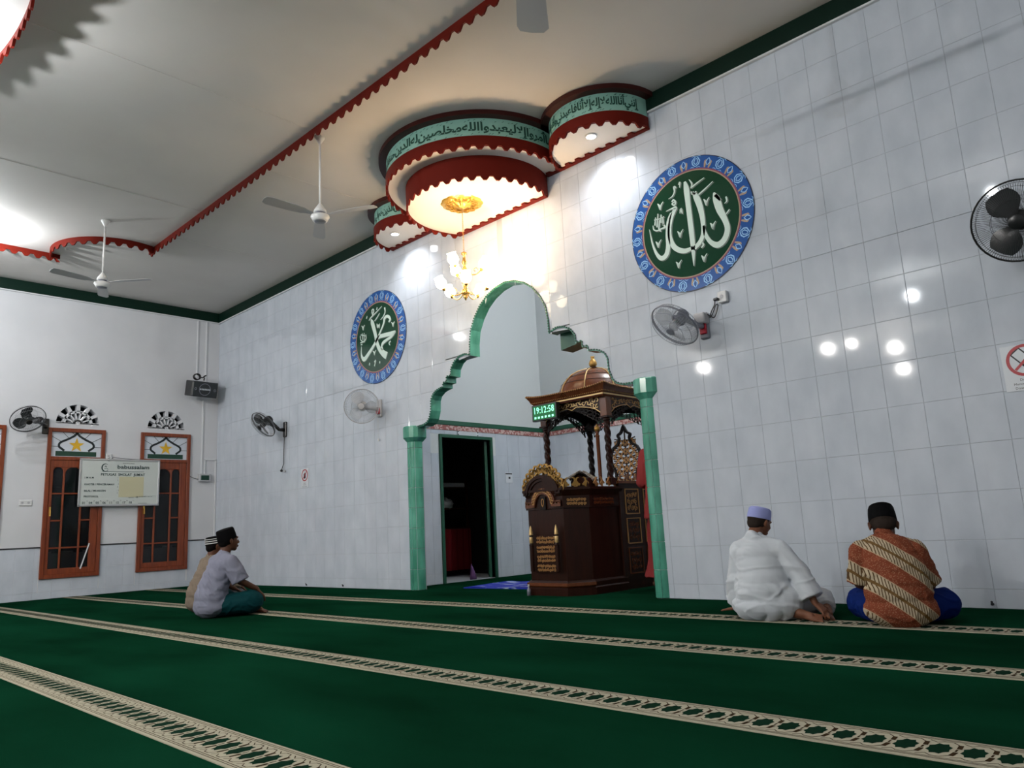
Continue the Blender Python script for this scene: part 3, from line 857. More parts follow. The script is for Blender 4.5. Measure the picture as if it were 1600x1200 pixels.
chain.build('chain', 'brass', ch, True)
body = [(.001, -.575), (.03, -.58), (.032, -.60), (.014, -.61), (.018, -.66), (.03, -.70), (.015, -.735), (.022, -.76), (.045, -.79), (.045, -.81), (.022, -.83), (.016, -.86), (.03, -.92), (.034, -.95), (.016, -.99), (.03, -1.0), (.045, -1.03), (.04, -1.06), (.02, -1.075), (.028, -1.09), (.012, -1.11), (.008, -1.125), (.001, -1.13)]
MB().lathe(body, 20).build('stem', 'brass', ch, True)
shade_me = MB().lathe([(.018, 0), (.04, .012), (.058, .04), (.060, .07), (.05, .10), (.045, .12), (.052, .135), (.049, .135), (.042, .12), (.046, .10), (.056, .07), (.054, .04), (.036, .016), (.014, .006)], 16).mesh('glass_shade', True)
shade_me.materials.append(MAT['glass_lit'])
cup_me = MB().lathe([(.008, -.03), (.018, -.015), (.024, 0), (.010, .002)], 12).mesh('cup', True); cup_me.materials.append(MAT['brass'])
def arm(a, zb, R_, drop, mb_):
    pts_ = []
    for q in range(11):
        t = q / 10; r = .03 + (R_ - .03) * t; z = zb - drop * math.sin(PI * t * .95) * (1 if t < 1 else 1) + (.035 * t * t)
        pts_.append((r * math.cos(a), r * math.sin(a), z))
    mb_.tube(pts_, [.006] * 6 + [.005] * 5, 7)
    cu = [(.06 + .028 * math.cos(q) * (1 - q / 9), .045 + .028 * math.sin(q) * (1 - q / 9)) for q in [i * .6 for i in range(9)]]
    mb_.tube([((.06 + u) * math.cos(a), (.06 + u) * math.sin(a), zb + v - .03) for u, v in cu], .0035, 5)
    return pts_[-1]
for n_, zb, R_, drop, off_ in ((3, -.80, .19, .05, 2.86), (5, -1.04, .25, .05, .55)):
    for k in range(n_):
        a = off_ + 2 * PI * k / n_; mb_ = MB(); e = arm(a, zb, R_, drop, mb_); am_ = mb_.build('arm', 'brass', ch, True)
        tl = Matrix.Rotation(.45, 3, Vector((-math.sin(a), math.cos(a), 0)))
        for me_, nm in ((cup_me, 'cup'), (shade_me, 'glass_shade')):
            o_ = inst(me_, nm, am_, e, tl.to_euler())
        if True: lamp('chandelier_glow', (7.35 + e[0] * 1.1, -.60 + e[1] * 1.1, 4.283 + e[2] + .07), (120 if k == 0 else 14) if n_ == 5 else 9, WARM, .06 if k == 0 and n_ == 5 else .03)

# ------------------------------------------------------------------ calligraphy roundels
ALLAH=[[(-0.003,0.42,0.02),(0.007,0.339,0.05),(0.009,0.211,0.046),(0.013,0.029,0.046),(0.016,-0.151,0.044),(0.014,-0.274,0.034),(0.005,-0.416,0.004)],[(-0.231,0.199,0.004),(-0.173,0.205,0.012),(-0.126,0.2,0.028),(-0.145,0.173,0.034),(-0.183,0.113,0.036),(-0.212,0.013,0.036),(-0.212,-0.088,0.04),(-0.171,-0.186,0.044),(-0.079,-0.246,0.04),(0.014,-0.242,0.03)],[(-0.177,0.166,0.02),(-0.216,0.087,0.036),(-0.237,-0.034,0.04),(-0.242,-0.142,0.042),(-0.271,-0.224,0.044),(-0.328,-0.244,0.04),(-0.377,-0.184,0.026),(-0.413,-0.071,0.014),(-0.433,0.081,0.004)],[(0.067,0.284,0.008),(0.098,0.233,0.05),(0.129,0.115,0.05),(0.141,-0.014,0.04),(0.132,-0.134,0.036),(0.093,-0.21,0.04),(0.016,-0.257,0.034)],[(0.279,0.207,0.012),(0.296,0.145,0.06),(0.318,0.032,0.06),(0.359,-0.087,0.046),(0.372,-0.177,0.046),(0.334,-0.259,0.05),(0.264,-0.291,0.05),(0.196,-0.242,0.036),(0.152,-0.15,0.03),(0.145,-0.068,0.02)],[(0.336,0.113,0.02),(0.29,0.182,0.03)],[(0.052,0.334,0.012),(0.122,0.36,0.012),(0.2,0.383,0.006)],[(0.12,0.24,0.013),(0.188,0.269,0.013),(0.282,0.316,0.006)],[(-0.193,0.312,0.003),(-0.147,0.325,0.01),(-0.121,0.364,0.012),(-0.12,0.408,0.02),(-0.099,0.393,0.012)],[(-0.073,0.413,0.004),(-0.055,0.432,0.016),(-0.063,0.38,0.006)],[(-0.086,0.128,0.004),(-0.07,0.169,0.02),(-0.06,0.115,0.004)],[(0.371,0.069,0.004),(0.395,0.085,0.012),(0.392,0.128,0.014)],[(0.37,-0.038,0.004),(0.39,-0.021,0.012),(0.413,-0.001,0.008)],[(0.098,-0.268,0.01),(0.123,-0.246,0.016),(0.111,-0.216,0.008)],[(0.044,0.424,0.006),(0.069,0.371,0.014),(0.052,0.337,0.006)],[(-0.159,0.27,0.012),(-0.141,0.286,0.012),(-0.12,0.257,0.014),(-0.135,0.229,0.012),(-0.16,0.252,0.01),(-0.123,0.261,0.01)],[(0.054,0.3,0.01),(0.062,0.268,0.012),(0.076,0.289,0.01),(0.084,0.26,0.012),(0.104,0.285,0.012)],[(-0.316,0.307,0.006),(-0.3,0.279,0.018),(-0.292,0.239,0.012),(-0.28,0.279,0.012),(-0.252,0.307,0.005)],[(-0.129,-0.036,0.006),(-0.114,-0.063,0.018),(-0.106,-0.101,0.012),(-0.094,-0.062,0.012),(-0.068,-0.034,0.005)],[(-0.374,-0.061,0.006),(-0.359,-0.088,0.018),(-0.35,-0.127,0.012),(-0.338,-0.087,0.012),(-0.31,-0.059,0.005)],[(0.172,0.18,0.006),(0.186,0.154,0.018),(0.193,0.116,0.012),(0.205,0.154,0.012),(0.23,0.181,0.005)],[(0.212,-0.066,0.006),(0.226,-0.091,0.018),(0.233,-0.128,0.012),(0.244,-0.09,0.012),(0.269,-0.064,0.005)],[(-0.175,-0.325,0.006),(-0.16,-0.35,0.018),(-0.153,-0.388,0.012),(-0.141,-0.349,0.012),(-0.114,-0.321,0.005)],[(0.092,-0.341,0.006),(0.106,-0.366,0.018),(0.113,-0.403,0.012),(0.125,-0.365,0.012),(0.15,-0.338,0.005)],[(-0.389,0.107,0.006),(-0.384,0.065,0.01),(-0.349,0.042,0.012),(-0.304,0.046,0.012),(-0.256,0.049,0.016),(-0.283,0.087,0.014)],[(-0.352,0.179,0.008),(-0.368,0.101,0.012)],[(-0.322,0.206,0.008),(-0.346,0.075,0.012)],[(-0.309,0.137,0.01),(-0.328,0.05,0.012)],[(-0.289,0.186,0.01),(-0.298,0.105,0.012)],[(-0.272,0.152,0.01),(-0.275,0.07,0.014)],[(-0.369,0.157,0.01),(-0.301,0.149,0.01),(-0.256,0.156,0.008)],[(-0.325,0.035,0.008),(-0.306,0.025,0.012)]]
MUHAMMAD=[[(-0.125,0.28,0.012),(-0.098,0.224,0.06),(-0.06,0.128,0.06),(-0.023,0.018,0.054),(0.007,-0.089,0.054),(0.061,-0.185,0.06),(0.151,-0.267,0.08),(0.22,-0.309,0.09)],[(0.278,0.149,0.02),(0.313,0.172,0.03),(0.285,0.218,0.036),(0.231,0.237,0.036),(0.184,0.213,0.036),(0.174,0.173,0.03),(0.139,0.115,0.024),(0.086,0.052,0.024),(0.038,-0.009,0.028),(-0.016,-0.062,0.036),(-0.091,-0.126,0.042),(-0.2,-0.205,0.05),(-0.294,-0.259,0.056),(-0.347,-0.226,0.04),(-0.37,-0.156,0.02),(-0.363,-0.062,0.006)],[(-0.006,-0.043,0.03),(0.066,-0.012,0.046),(0.204,-0.017,0.05),(0.34,-0.025,0.05),(0.426,-0.012,0.02)],[(0.425,-0.023,0.01),(0.339,-0.067,0.03),(0.225,-0.092,0.036),(0.144,-0.117,0.04),(0.112,-0.16,0.03),(0.129,-0.213,0.03)],[(-0.174,0.271,0.008),(-0.127,0.304,0.016),(0.006,0.352,0.012),(0.13,0.405,0.006)],[(-0.045,0.233,0.008),(0.015,0.27,0.014),(0.08,0.321,0.008)],[(0.096,0.222,0.006),(0.157,0.251,0.012),(0.201,0.306,0.014),(0.194,0.372,0.024)],[(-0.085,0.33,0.02),(-0.1,0.4,0.018),(-0.06,0.405,0.016),(-0.07,0.356,0.018),(-0.113,0.371,0.014)],[(0.007,0.381,0.012),(0.026,0.416,0.016)],[(-0.236,0.314,0.016),(-0.216,0.347,0.012)],[(0.013,0.184,0.012),(0.023,0.124,0.014),(0.043,0.163,0.012),(0.06,0.115,0.014),(0.071,0.171,0.012)],[(0.295,-0.177,0.014),(0.278,-0.145,0.014),(0.314,-0.125,0.014)],[(-0.061,-0.346,0.016),(-0.032,-0.324,0.016),(-0.063,-0.403,0.01)],[(-0.181,-0.367,0.014),(-0.17,-0.333,0.012)],[(0.055,-0.383,0.014),(0.065,-0.356,0.012)],[(-0.353,0.236,0.008),(-0.327,0.207,0.02),(-0.318,0.169,0.014),(-0.305,0.211,0.014),(-0.277,0.231,0.006)],[(0.341,0.129,0.008),(0.365,0.1,0.02),(0.373,0.065,0.014),(0.385,0.104,0.014),(0.411,0.124,0.006)],[(-0.092,-0.18,0.008),(-0.067,-0.208,0.02),(-0.058,-0.244,0.014),(-0.045,-0.204,0.014),(-0.019,-0.183,0.006)],[(-0.389,0.098,0.01),(-0.378,0.036,0.012),(-0.317,0.001,0.012),(-0.255,0.025,0.014),(-0.254,0.09,0.01)],[(-0.339,0.124,0.01),(-0.334,0.027,0.012)],[(-0.295,0.119,0.01),(-0.297,0.019,0.012)],[(-0.376,0.11,0.01),(-0.266,0.071,0.01)],[(-0.391,-0.005,0.01),(-0.28,-0.006,0.014)],[(-0.379,-0.037,0.012),(-0.342,-0.033,0.012)]]
def roundel(xc, zc, R_, Ri, strokes, label, seed):
    t = empty('calligraphy_roundel', (xc, -.0065, zc), label=label, cat='roundel')
    fn = lambda u, v, h=0: (u, -h, v)
    def disc(r, h, nm, m_, r2=0):
        n_ = 72; mb_ = MB()
        if r2: 
            mb_.ribbon([((r + r2) / 2 * math.cos(2 * PI * k / n_), (r + r2) / 2 * math.sin(2 * PI * k / n_)) for k in range(n_ + 1)], r - r2, fn, .0015, h)
        else: mb_.prism([(r * math.cos(2 * PI * k / n_), r * math.sin(2 * PI * k / n_)) for k in range(n_)], fn, h)
        return mb_.build(nm, m_, t)
    disc(R_, .003, 'outer_edge', 'navy'); disc(R_ - .008, .0045, 'border', 'blue_disc'); disc(Ri + .022, .006, 'inner_rim', 'rose'); disc(Ri + .010, .007, 'gilt_rim', 'sand'); disc(Ri, .008, 'ground', 'disc_green')
    # border flowers
    lo, bl = MB(), MB(); n_ = 28; Rm = (R_ + Ri) / 2 + .01; hw = (R_ - Ri) / 2 - .012
    for k in range(n_):
        a = 2 * PI * k / n_
        def pol(u, v): return ((Rm + v) * math.cos(a + u / Rm), (Rm + v) * math.sin(a + u / Rm))
        if k % 2 == 0:
            for sg in (1, -1):
                lo.ribbon([pol(sg * u, v * hw) for u, v in ((.0, -.8), (.034, -.35), (.040, .15), (.018, .65), (.002, .9))], [.006, .012, .012, .009, .004], fn, .001, .0045, side=False)
                lo.ribbon([pol(sg * u, v * hw) for u, v in ((.0, -.5), (.020, -.1), (.014, .35), (.0, .6))], [.006, .010, .009, .004], fn, .001, .0045, side=False)
                lo.ribbon([pol(sg * u, v * hw) for u, v in ((.045, .8), (.030, .95), (.012, .88))], [.003, .007, .004], fn, .001, .0045, side=False)
                lo.ribbon([pol(sg * u, v * hw) for u, v in ((.058, -.9), (.040, -.80), (.015, -.92))], [.003, .006, .004], fn, .001, .0045, side=False)
        else:
            for sg in (1, -1):
                lo.ribbon([pol(sg * u, v * hw) for u, v in ((.0, -.6), (.022, -.1), (.014, .3), (.0, .6))], [.005, .010, .009, .004], fn, .001, .0045, side=False)
                bl.ribbon([pol(sg * u, v * hw) for u, v in ((.022, -.95), (.028, -.4), (.034, .05), (.024, .25))], [.014, .022, .016, .006], fn, .0005, .0045, side=False)
    tag(bl.build('border_leaves', 'sand', t), kind='stuff'); tag(lo.build('border_flowers', 'sky_line', t), kind='stuff')
    sh, sc = MB(), MB()
    for s_ in strokes:
        c_ = smooth_line(s_, 5)
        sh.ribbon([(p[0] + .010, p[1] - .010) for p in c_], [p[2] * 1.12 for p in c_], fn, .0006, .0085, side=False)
        sc.ribbon([(p[0], p[1]) for p in c_], [max(p[2] * 1.12, .004) for p in c_], fn, .0012, .0095)
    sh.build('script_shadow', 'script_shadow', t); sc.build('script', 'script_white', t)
roundel(9.81, 3.387, .646, .503, ALLAH, 'large blue-rimmed round calligraphy panel to the right of the arch', 1)
roundel(4.892, 3.362, .652, .48, MUHAMMAD, 'blue-rimmed round calligraphy panel to the left of the arch', 2)

# ------------------------------------------------------------------ ceiling fans
def ceiling_fan(loc, drop, bl, a0, label, wide=1.0):
    t = empty('ceiling_fan', loc, label=label, cat='fan')
    MB().lathe([(.055, 0), (.05, -.02), (.016, -.075), (.016, -.08)], 20).build('canopy_cup', 'white_enamel', t, True)
    MB().tube([(0, 0, -.06), (0, 0, -drop + .16)], .012, 10).build('rod', 'white_enamel', t, True)
    MB().lathe([(.012, -drop + .20), (.02, -drop + .185), (.06, -drop + .125), (.068, -drop + .10), (.05, -drop + .095)], 24).build('motor_cover', 'white_enamel', t, True)
    MB().lathe([(.05, -drop + .095), (.045, -drop + .075), (.05, -drop + .07)], 20).build('motor', 'grey_plastic', t, True)
    MB().lathe([(.05, -drop + .075), (.092, -drop + .06), (.097, -drop + .045), (.08, -drop + .02), (.075, -drop + .005), (.06, -drop)], 28).build('housing', 'white_enamel', t, True)
    MB().lathe([(.062, -drop + .004), (.055, -drop - .006), (.001, -drop - .010)], 24).build('bottom_cap', 'grey_plastic', t, True)
    me = None
    for k in range(3):
        if me is None:
            pts_ = [(.09, -.018), (.16, -.03), (.20, -.052), (bl * .5, -.062), (bl - .05, -.072), (bl, -.05), (bl + .01, 0), (bl, .05), (bl - .05, .062), (bl * .5, .055), (.20, .045), (.16, .03), (.09, .018)]
            me = MB().prism([(u, v * wide) for u, v in pts_], lambda u, v, h: (u, v, h + v * .18), .004).mesh('blade'); me.materials.append(MAT['light_grey_plastic'])
        inst(me, 'blade', t, (0, 0, -drop + .065), (0, 0, a0 + k * 2 * PI / 3))
    return t
ceiling_fan((3.135, -2.968, CEIL), .90, .62, rad(42), 'white three-blade ceiling fan at the left, hanging past the scalloped trim corner')
ceiling_fan((6.72, -2.02, CEIL), .95, .62, rad(30), 'white three-blade ceiling fan in the middle, between the trim and the canopy')
ceiling_fan((10.606, -3.01, CEIL), .92, .68, rad(130.7), 'ceiling fan at the top edge with only a blade showing', 1.6)

# ------------------------------------------------------------------ wall fans
def wall_fan(wallpt, normal_deg, head, aim, R_, col_, label, blade='blade_dark', mesh='steel_wire', wires=60, pull=True, motor=None):
    """head: offset of the cage centre from the wall plate; aim: direction the fan blows"""
    t = empty('wall_fan', wallpt, label=label, cat='fan')
    nv = Vector((math.cos(normal_deg), math.sin(normal_deg), 0)); sv = Vector((-nv.y, nv.x, 0)); zv = Vector((0, 0, 1))
    def Wp(a, b, c_): return tuple(sv * a + nv * b + zv * c_)
    b_ = MB(); b_.bbox(-.045, .045, 0, .035, -.13, .11, .01); b_.v = [Wp(v[0], v[1], v[2]) for v in b_.v]; b_.build('wall_plate', col_, t, 'auto')
    H_ = Vector(head); A_ = Vector(aim).normalized(); back = H_ - A_ * (R_ * .62)
    MB().tube([Wp(0, .02, -.02), tuple(nv * .10 + zv * -.02 + H_ * .05), tuple(back * .9 + zv * -.02)], [.03, .026, .028], 10).build('arm', col_, t, True)
    q = A_.to_track_quat('Z', 'X').to_matrix()
    hd = empty('head', tuple(H_)); hd.parent = t
    hd.rotation_euler = q.to_euler()
    MB().lathe([(.001, -R_ * .78), (.05, -R_ * .76), (.066, -R_ * .66), (.066, -R_ * .30), (.05, -R_ * .26)], 20).build('motor', motor or col_, hd, 'auto')
    cg = MB(); n_ = 28
    wr = .0011
    for r, z in ((R_, 0), (R_ * .99, -.012)): cg.tube([(r * math.cos(2 * PI * k / 40), r * math.sin(2 * PI * k / 40), z) for k in range(40)], .0045, 6, True)
    cg.build('rim', mesh if mesh != 'steel_wire' else col_, hd, True)
    fr, bk = MB(), MB()
    for k in range(wires):
        a = 2 * PI * k / wires; c_, s_ = math.cos(a), math.sin(a)
        fr.tube([(r * c_, r * s_, z) for r, z in ((R_ * .17, .075), (R_ * .55, .070), (R_ * .86, .050), (R_, .0))], wr, 3, cap=False)
        bk.tube([(r * c_, r * s_, z) for r, z in ((R_ * .22, -.085), (R_ * .7, -.082), (R_ * .93, -.05), (R_, -.01))], wr, 3, cap=False)
    for r, z in ((R_ * .55, .071), (R_ * .86, .051)): fr.tube([(r * math.cos(2 * PI * k / 32), r * math.sin(2 * PI * k / 32), z) for k in range(32)], .0016, 4, True)
    for r, z in ((R_ * .6, -.083), (R_ * .93, -.051)): bk.tube([(r * math.cos(2 * PI * k / 32), r * math.sin(2 * PI * k / 32), z) for k in range(32)], .0016, 4, True)
    tag(fr.build('front_guard', mesh, hd), kind='stuff'); tag(bk.build('rear_guard', mesh, hd), kind='stuff')
    MB().lathe([(.001, .086), (R_ * .15, .084), (R_ * .18, .078), (R_ * .17, .072)][::-1], 24).build('badge', col_, hd, 'auto')
    MB().lathe([(.045, -.04), (.045, .02), (.03, .04), (.001, .043)], 16).build('hub', blade, hd, True)
    bm_ = MB(); g = 8
    for i in range(g + 1):
        for j_ in range(4):
            r = .04 + (R_ * .86 - .04) * i / g; sp = (-.5 + j_ / 3) * (.5 + 1.1 * math.sin(PI * (.15 + .8 * i / g)) * .8)
            bm_.v.append((r * math.cos(sp), r * math.sin(sp), -.02 + sp * .045))
    for i in range(g):
        for j_ in range(3): bm_.f.append((i * 4 + j_, (i + 1) * 4 + j_, (i + 1) * 4 + j_ + 1, i * 4 + j_ + 1))
    me = bm_.mesh('fan_blade', True); me.materials.append(MAT[blade])
    for k in range(3): inst(me, 'fan_blade', hd, (0, 0, 0), (0, 0, .4 + k * 2 * PI / 3))
    return t
# black fan between corner and roundel
wf = wall_fan((2.43, 0, 2.40), -PI / 2, (-.06, -.36, .05), (.0, -.75, -.65), .225, 'black_plastic', 'black wall fan nearest the room corner on the tiled wall')
MB().tube([(0, -.03, -.13), (0, -.035, -.35), (-.015, -.03, -.55), (-.07, -.03, -.63)], .006, 6).sphere((-.08, -.03, -.65), .022, 8, 6).build('power_cable', 'black_wire', wf, True)
MB().tube([(.015, -.03, -.13), (.015, -.03, -.66)], .002, 4).box(-.01, .04, -.045, -.02, -.68, -.655).build('pull_cord', 'light_grey_plastic', wf)
# grey fan beside the left roundel
wf = wall_fan((4.93, 0, 2.37), -PI / 2, (.08, -.36, -.02), (.78, -.60, -.20), .225, 'light_grey_plastic', 'pale grey wall fan under the left roundel', 'blade_clear', 'steel_wire')
MB().bbox(-.035, .035, -.055, -.034, -.09, -.01, .005).build('red_control_plate', 'red_plastic', wf)
MB().tube([(-.02, -.03, -.13), (-.02, -.03, -.42)], .002, 4).box(-.028, -.012, -.035, -.02, -.45, -.42).build('pull_cord', 'white_plastic', wf)
# grey fan with red plate under the right roundel
wf = wall_fan((9.86, 0, 2.40), -PI / 2, (-.10, -.36, -.04), (-.28, -.66, -.80), .225, 'grey_plastic', 'grey wall fan with a red control plate under the right roundel', 'blade_clear', 'grey_plastic')
MB().bbox(-.03, .035, -.062, -.034, -.09, .01, .006).build('red_control_plate', 'red_plastic', wf)
MB().bbox(-.06, .05, -.10, -.0, .0, .10, .01).build('cardboard_wedge', 'light_grey_plastic', wf)
MB().tube(smooth_line([(.04, -.03, .09), (.08, -.03, .06), (.11, -.03, .04), (.14, -.03, .08), (.16, -.03, .14), (.14, -.03, .15), (.10, -.03, .08), (.07, -.03, .05), (.09, -.03, .10), (.13, -.03, .16), (.13, -.03, .21)], 4), .005, 6).build('power_cable', 'black_wire', wf, True)
# black fan at right picture edge
wall_fan((12.45, 0, 2.52), -PI / 2, (-.10, -.37, -.05), (.02, -.93, -.36), .262, 'black_plastic', 'black wall fan at the right edge of the photo', 'blade_dark', 'black_wire', 110)
# black fan on the left wall
wf = wall_fan((0, -2.72, 2.60), 0, (.37, -.32, .03), (.70, .107, -.70), .235, 'black_plastic', 'black wall fan on the side wall between two windows', 'blade_dark', 'steel_wire')

# ------------------------------------------------------------------ sockets, switches, signs
def socket(name, fnf, x, z, w_, h_, label, holes, d=.035, m_='white_plastic', cat='socket', loc=None):
    t = empty(name, (0, 0, 0), label=label, cat=cat)
    b_ = MB(); b_.bbox(x - w_ / 2, x + w_ / 2, 0, d, z - h_ / 2, z + h_ / 2, .005); b_.v = [fnf(v[0], v[2], v[1]) for v in b_.v]; b_.build('housing', m_, t)
    for hx in holes:
        k = MB(); k.lathe([(.018, d), (.018, d - .004), (.014, d + .001), (.001, d + .001)][::-1], 16); k.v = [fnf(x + hx + v[0], z + v[1], v[2]) for v in k.v]; k.build('outlet', 'light_grey_plastic', t)
    return t
sq = socket('wall_socket', QW(-.006), 10.075, 2.605, .085, .10, 'white surface socket on the tiles, right of the fan with the red plate', (0,), .045)
MB().bbox(10.005, 10.05, -.085, -.045, 2.575, 2.60, .006).build('plug', 'black_plastic', sq)
socket('wall_switch', LW(0), -2.915, 1.425, .17, .085, 'white double switch plate at far left, left of the first window', (-.04, .04), .016, cat='switch')
socket('wall_socket', LW(0), -1.80, 2.155, .085, .085, 'small white socket above the notice board between the windows', (0,), .03)
eb = socket('breaker_box', LW(0), -.23, 1.825, .21, .135, 'grey electric breaker box on the white wall near the corner', (), .06, 'light_grey_plastic', 'box')
k_ = MB(); k_.bbox(-.30, -.16, .058, .066, 1.79, 1.86, .004); k_.build('window', 'dark_green', eb).location = (0, 0, 0)
for v in eb.children: pass
bpy.data.objects.remove([c_ for c_ in children(eb) if c_.name.startswith('window')][0])
MB().box(.058, .066, -.30, -.16, 1.785, 1.865).build('clear_flap', 'lead_green', eb)
# conduits on the left wall
t = empty('conduit', (0, 0, 0), label='white cable conduits running down the wall beside the corner', cat='conduit')
for y_, z0, z1 in ((-.405, 3.62, 4.67), (-.245, 3.45, 4.67), (-.275, 1.90, 3.2), (-.22, 1.90, 2.15), (-.02, .75, 2.15)):
    MB().box(.0, .016, y_ - .011, y_ + .011, z0, z1).build('pipe', 'white_paint', t)
MB().box(0, .016, -.231, -.009, 2.14, 2.162).build('pipe', 'white_paint', t)
tag(MB().tube(smooth_line([(.04, -.33, 1.80), (.03, -.42, 1.82), (.03, -.50, 1.86)], 5), .005, 6).build('cable', 'black_wire'), 'short black cable between the breaker box and the second window', 'cable')
# notice board hung across the two windows
BD = empty('notice_board', (.07, -1.625, 1.73), label='white aluminium-framed prayer duty board hung between the two windows', cat='board')
BW, BH = 1.20, .735
fb = lambda u, v, h=0: (h, u, v)
MB().bbox(0, .02, -BW / 2, BW / 2, -BH / 2, BH / 2, .003).build('panel', 'board_white', BD)
m_ = MB()
for a, b, c_, d in ((-BW / 2 - .01, BW / 2 + .01, BH / 2 - .02, BH / 2 + .01), (-BW / 2 - .01, BW / 2 + .01, -BH / 2 - .01, -BH / 2 + .02), (-BW / 2 - .01, -BW / 2 + .02, -BH / 2, BH / 2), (BW / 2 - .02, BW / 2 + .01, -BH / 2, BH / 2)): m_.bbox(-.002, .03, a, b, c_, d, .004)
m_.build('frame', 'aluminium', BD)
MB().box(.0202, .0212, -.02, .36, -.235, .095).build('yellow_field', 'board_yellow', BD)
tx = MB(); fz = lambda u, v, h=0: (.0218 + h, u, v)
put_text(tx, "babussalam", .085, fz, -.06, .222, align='LEFT', sx=1.3, off=.02)
put_text(tx, "PETUGAS  SHOLAT  JUM'AT", .056, fz, -.30, .108, sx=.98, off=.025)
put_text(tx, "PENGURUS MASJID", .022, fz, .02, .30)
for i, (a, b_) in enumerate((('I M A M', .06), ('KHOTIB / PENCERAMAH', -.045), ('BILAL / MUADZIN', -.145), ('PROTOKOL', -.235))): put_text(tx, a, .040, fz, -.53, b_, off=.025)
for z_, s_ in ((.065, '1'), (.025, '2'), (-.035, ': 1'), (-.078, '2'), (-.135, ': 1'), (-.175, '2')): put_text(tx, s_, .03, fz, -.05, z_)
for k, s_ in enumerate(('01', '04', '05', '06', '11', '15', '17', '18')):
    put_text(tx, s_, .050, fz, -.55 + k * .098, -.338, off=.02); put_text(tx, '%02d' % ((k * 17 + 12) % 60), .025, fz, -.49 + k * .098, -.30)
put_text(tx, '48', .04, fz, .24, -.25); put_text(tx, 'NOVEMBER  2017 M', .024, fz, .29, -.235); put_text(tx, 'PERIODE', .02, fz, .13, -.25)
tx.ribbon([(-.28, .175), (.36, .175)], .006, fz, .0005, side=False); tx.ribbon([(.28, -.335), (.42, -.335)], .005, fz, .0005, side=False)
cr = [(-.235 + .052 * math.cos(a), .235 + .06 * math.sin(a)) for a in [rad(50) + rad(270) * k / 16 for k in range(17)]]
tx.ribbon(cr, [.003 + .016 * math.sin(PI * k / 16) for k in range(17)], fz, .0005, side=False)
tx.ribbon([(-.245, .25), (-.232, .262), (-.219, .245)], .012, fz, .0005, side=False); tx.ribbon([(-.25, .215), (-.22, .225), (-.195, .21)], .006, fz, .0005, side=False)
tag(tx.build('writing', 'ink', BD), kind='stuff')
MB().tube(smooth_line([(.02, -.17, .40), (.02, -.22, .36), (.025, -.19, .345), (.02, -.15, .36), (.02, -.12, .40), (.02, .05, .385), (.02, .35, .375), (.02, .55, .375)], 4), .004, 5).build('hanging_wire', 'black_wire', BD)
# paper signs on the tiled wall
def no_sign(x0, x1, z0, z1, lines, label, big):
    t = empty('paper_sign', ((x0 + x1) / 2, -.0065, (z0 + z1) / 2), label=label, cat='sign')
    W_, H_ = x1 - x0, z1 - z0; fn = lambda u, v, h=0: (u, -h, v)
    MB().box(-W_ / 2, W_ / 2, -.0015, 0, -H_ / 2, H_ / 2).build('paper', 'sign_white', t)
    r = W_ * .37; cz = H_ * .15; rd, bk = MB(), MB()
    rd.ribbon([(r * math.cos(2 * PI * k / 40), cz + r * math.sin(2 * PI * k / 40)) for k in range(41)], r * .2, fn, .0006, .0022, side=False)
    rd.ribbon([(-r * .62, cz - r * .62), (r * .62, cz + r * .62)], r * .17, fn, .0006, .0022, side=False)
    if big:
        def rot(u, v): a = rad(38); return (u * math.cos(a) - v * math.sin(a), cz + u * math.sin(a) + v * math.cos(a))
        w2, h2 = r * .33, r * .85
        for p, q in (((-w2, h2), (w2, h2)), ((-w2, h2), (-w2, -h2)), ((w2, h2), (w2, -h2)), ((-w2, -h2), (w2, -h2)), ((-w2, 0), (w2, 0))): bk.ribbon([rot(*p), rot(*q)], r * .09, fn, .0003, .0018, side=False)
        bk.ribbon([rot(0, -h2), rot(0, -.05 * h2)], w2 * 2, fn, .0003, .0018, side=False)
        wt = MB()
        for i in range(3):
            for k in range(4): u, v = (-.55 + i * .55) * w2, -.2 * h2 - k * .2 * h2; wt.ribbon([rot(u - w2 * .16, v), rot(u + w2 * .16, v)], h2 * .12, fn, .0002, .002, side=False)
        tag(wt.build('phone_keys', 'sign_white', t), kind='stuff')
        bk.ribbon([rot(-w2 * .6, h2), rot(-w2 * .6, h2 * 1.25)], r * .1, fn, .0003, .0018, side=False)
    else:
        for k, (dx, dz_) in enumerate(((-.3, .2), (-.1, .42), (.1, .45), (.3, .3))): bk.ribbon([(r * dx * .5, cz - r * .3), (r * dx, cz + r * dz_)], r * .17, fn, .0003, .0018, side=False)
        bk.ribbon([(-r * .3, cz - r * .35), (r * .3, cz - r * .35)], r * .5, fn, .0003, .0018, side=False)
    for i, l_ in enumerate(lines): put_text(bk, l_, H_ * .075, fn, 0, -H_ * (.29 + .09 * i), .002, 'CENTER')
    rd.build('prohibition_ring', 'sign_red', t); tag(bk.build('print', 'ink_black', t), kind='stuff')
no_sign(12.062, 12.33, 1.425, 1.735, ('Di mohon', 'Menonaktifkan HP', 'Disaat berjamaah'), 'no-mobile-phone paper sign at the right edge of the tiled wall', True)
no_sign(2.895, 3.115, 1.44, 1.725, ('HARAP', 'TENANG', 'SAAT SHOLAT'), 'small round prohibition notice at mid height of the left tiled wall', False)

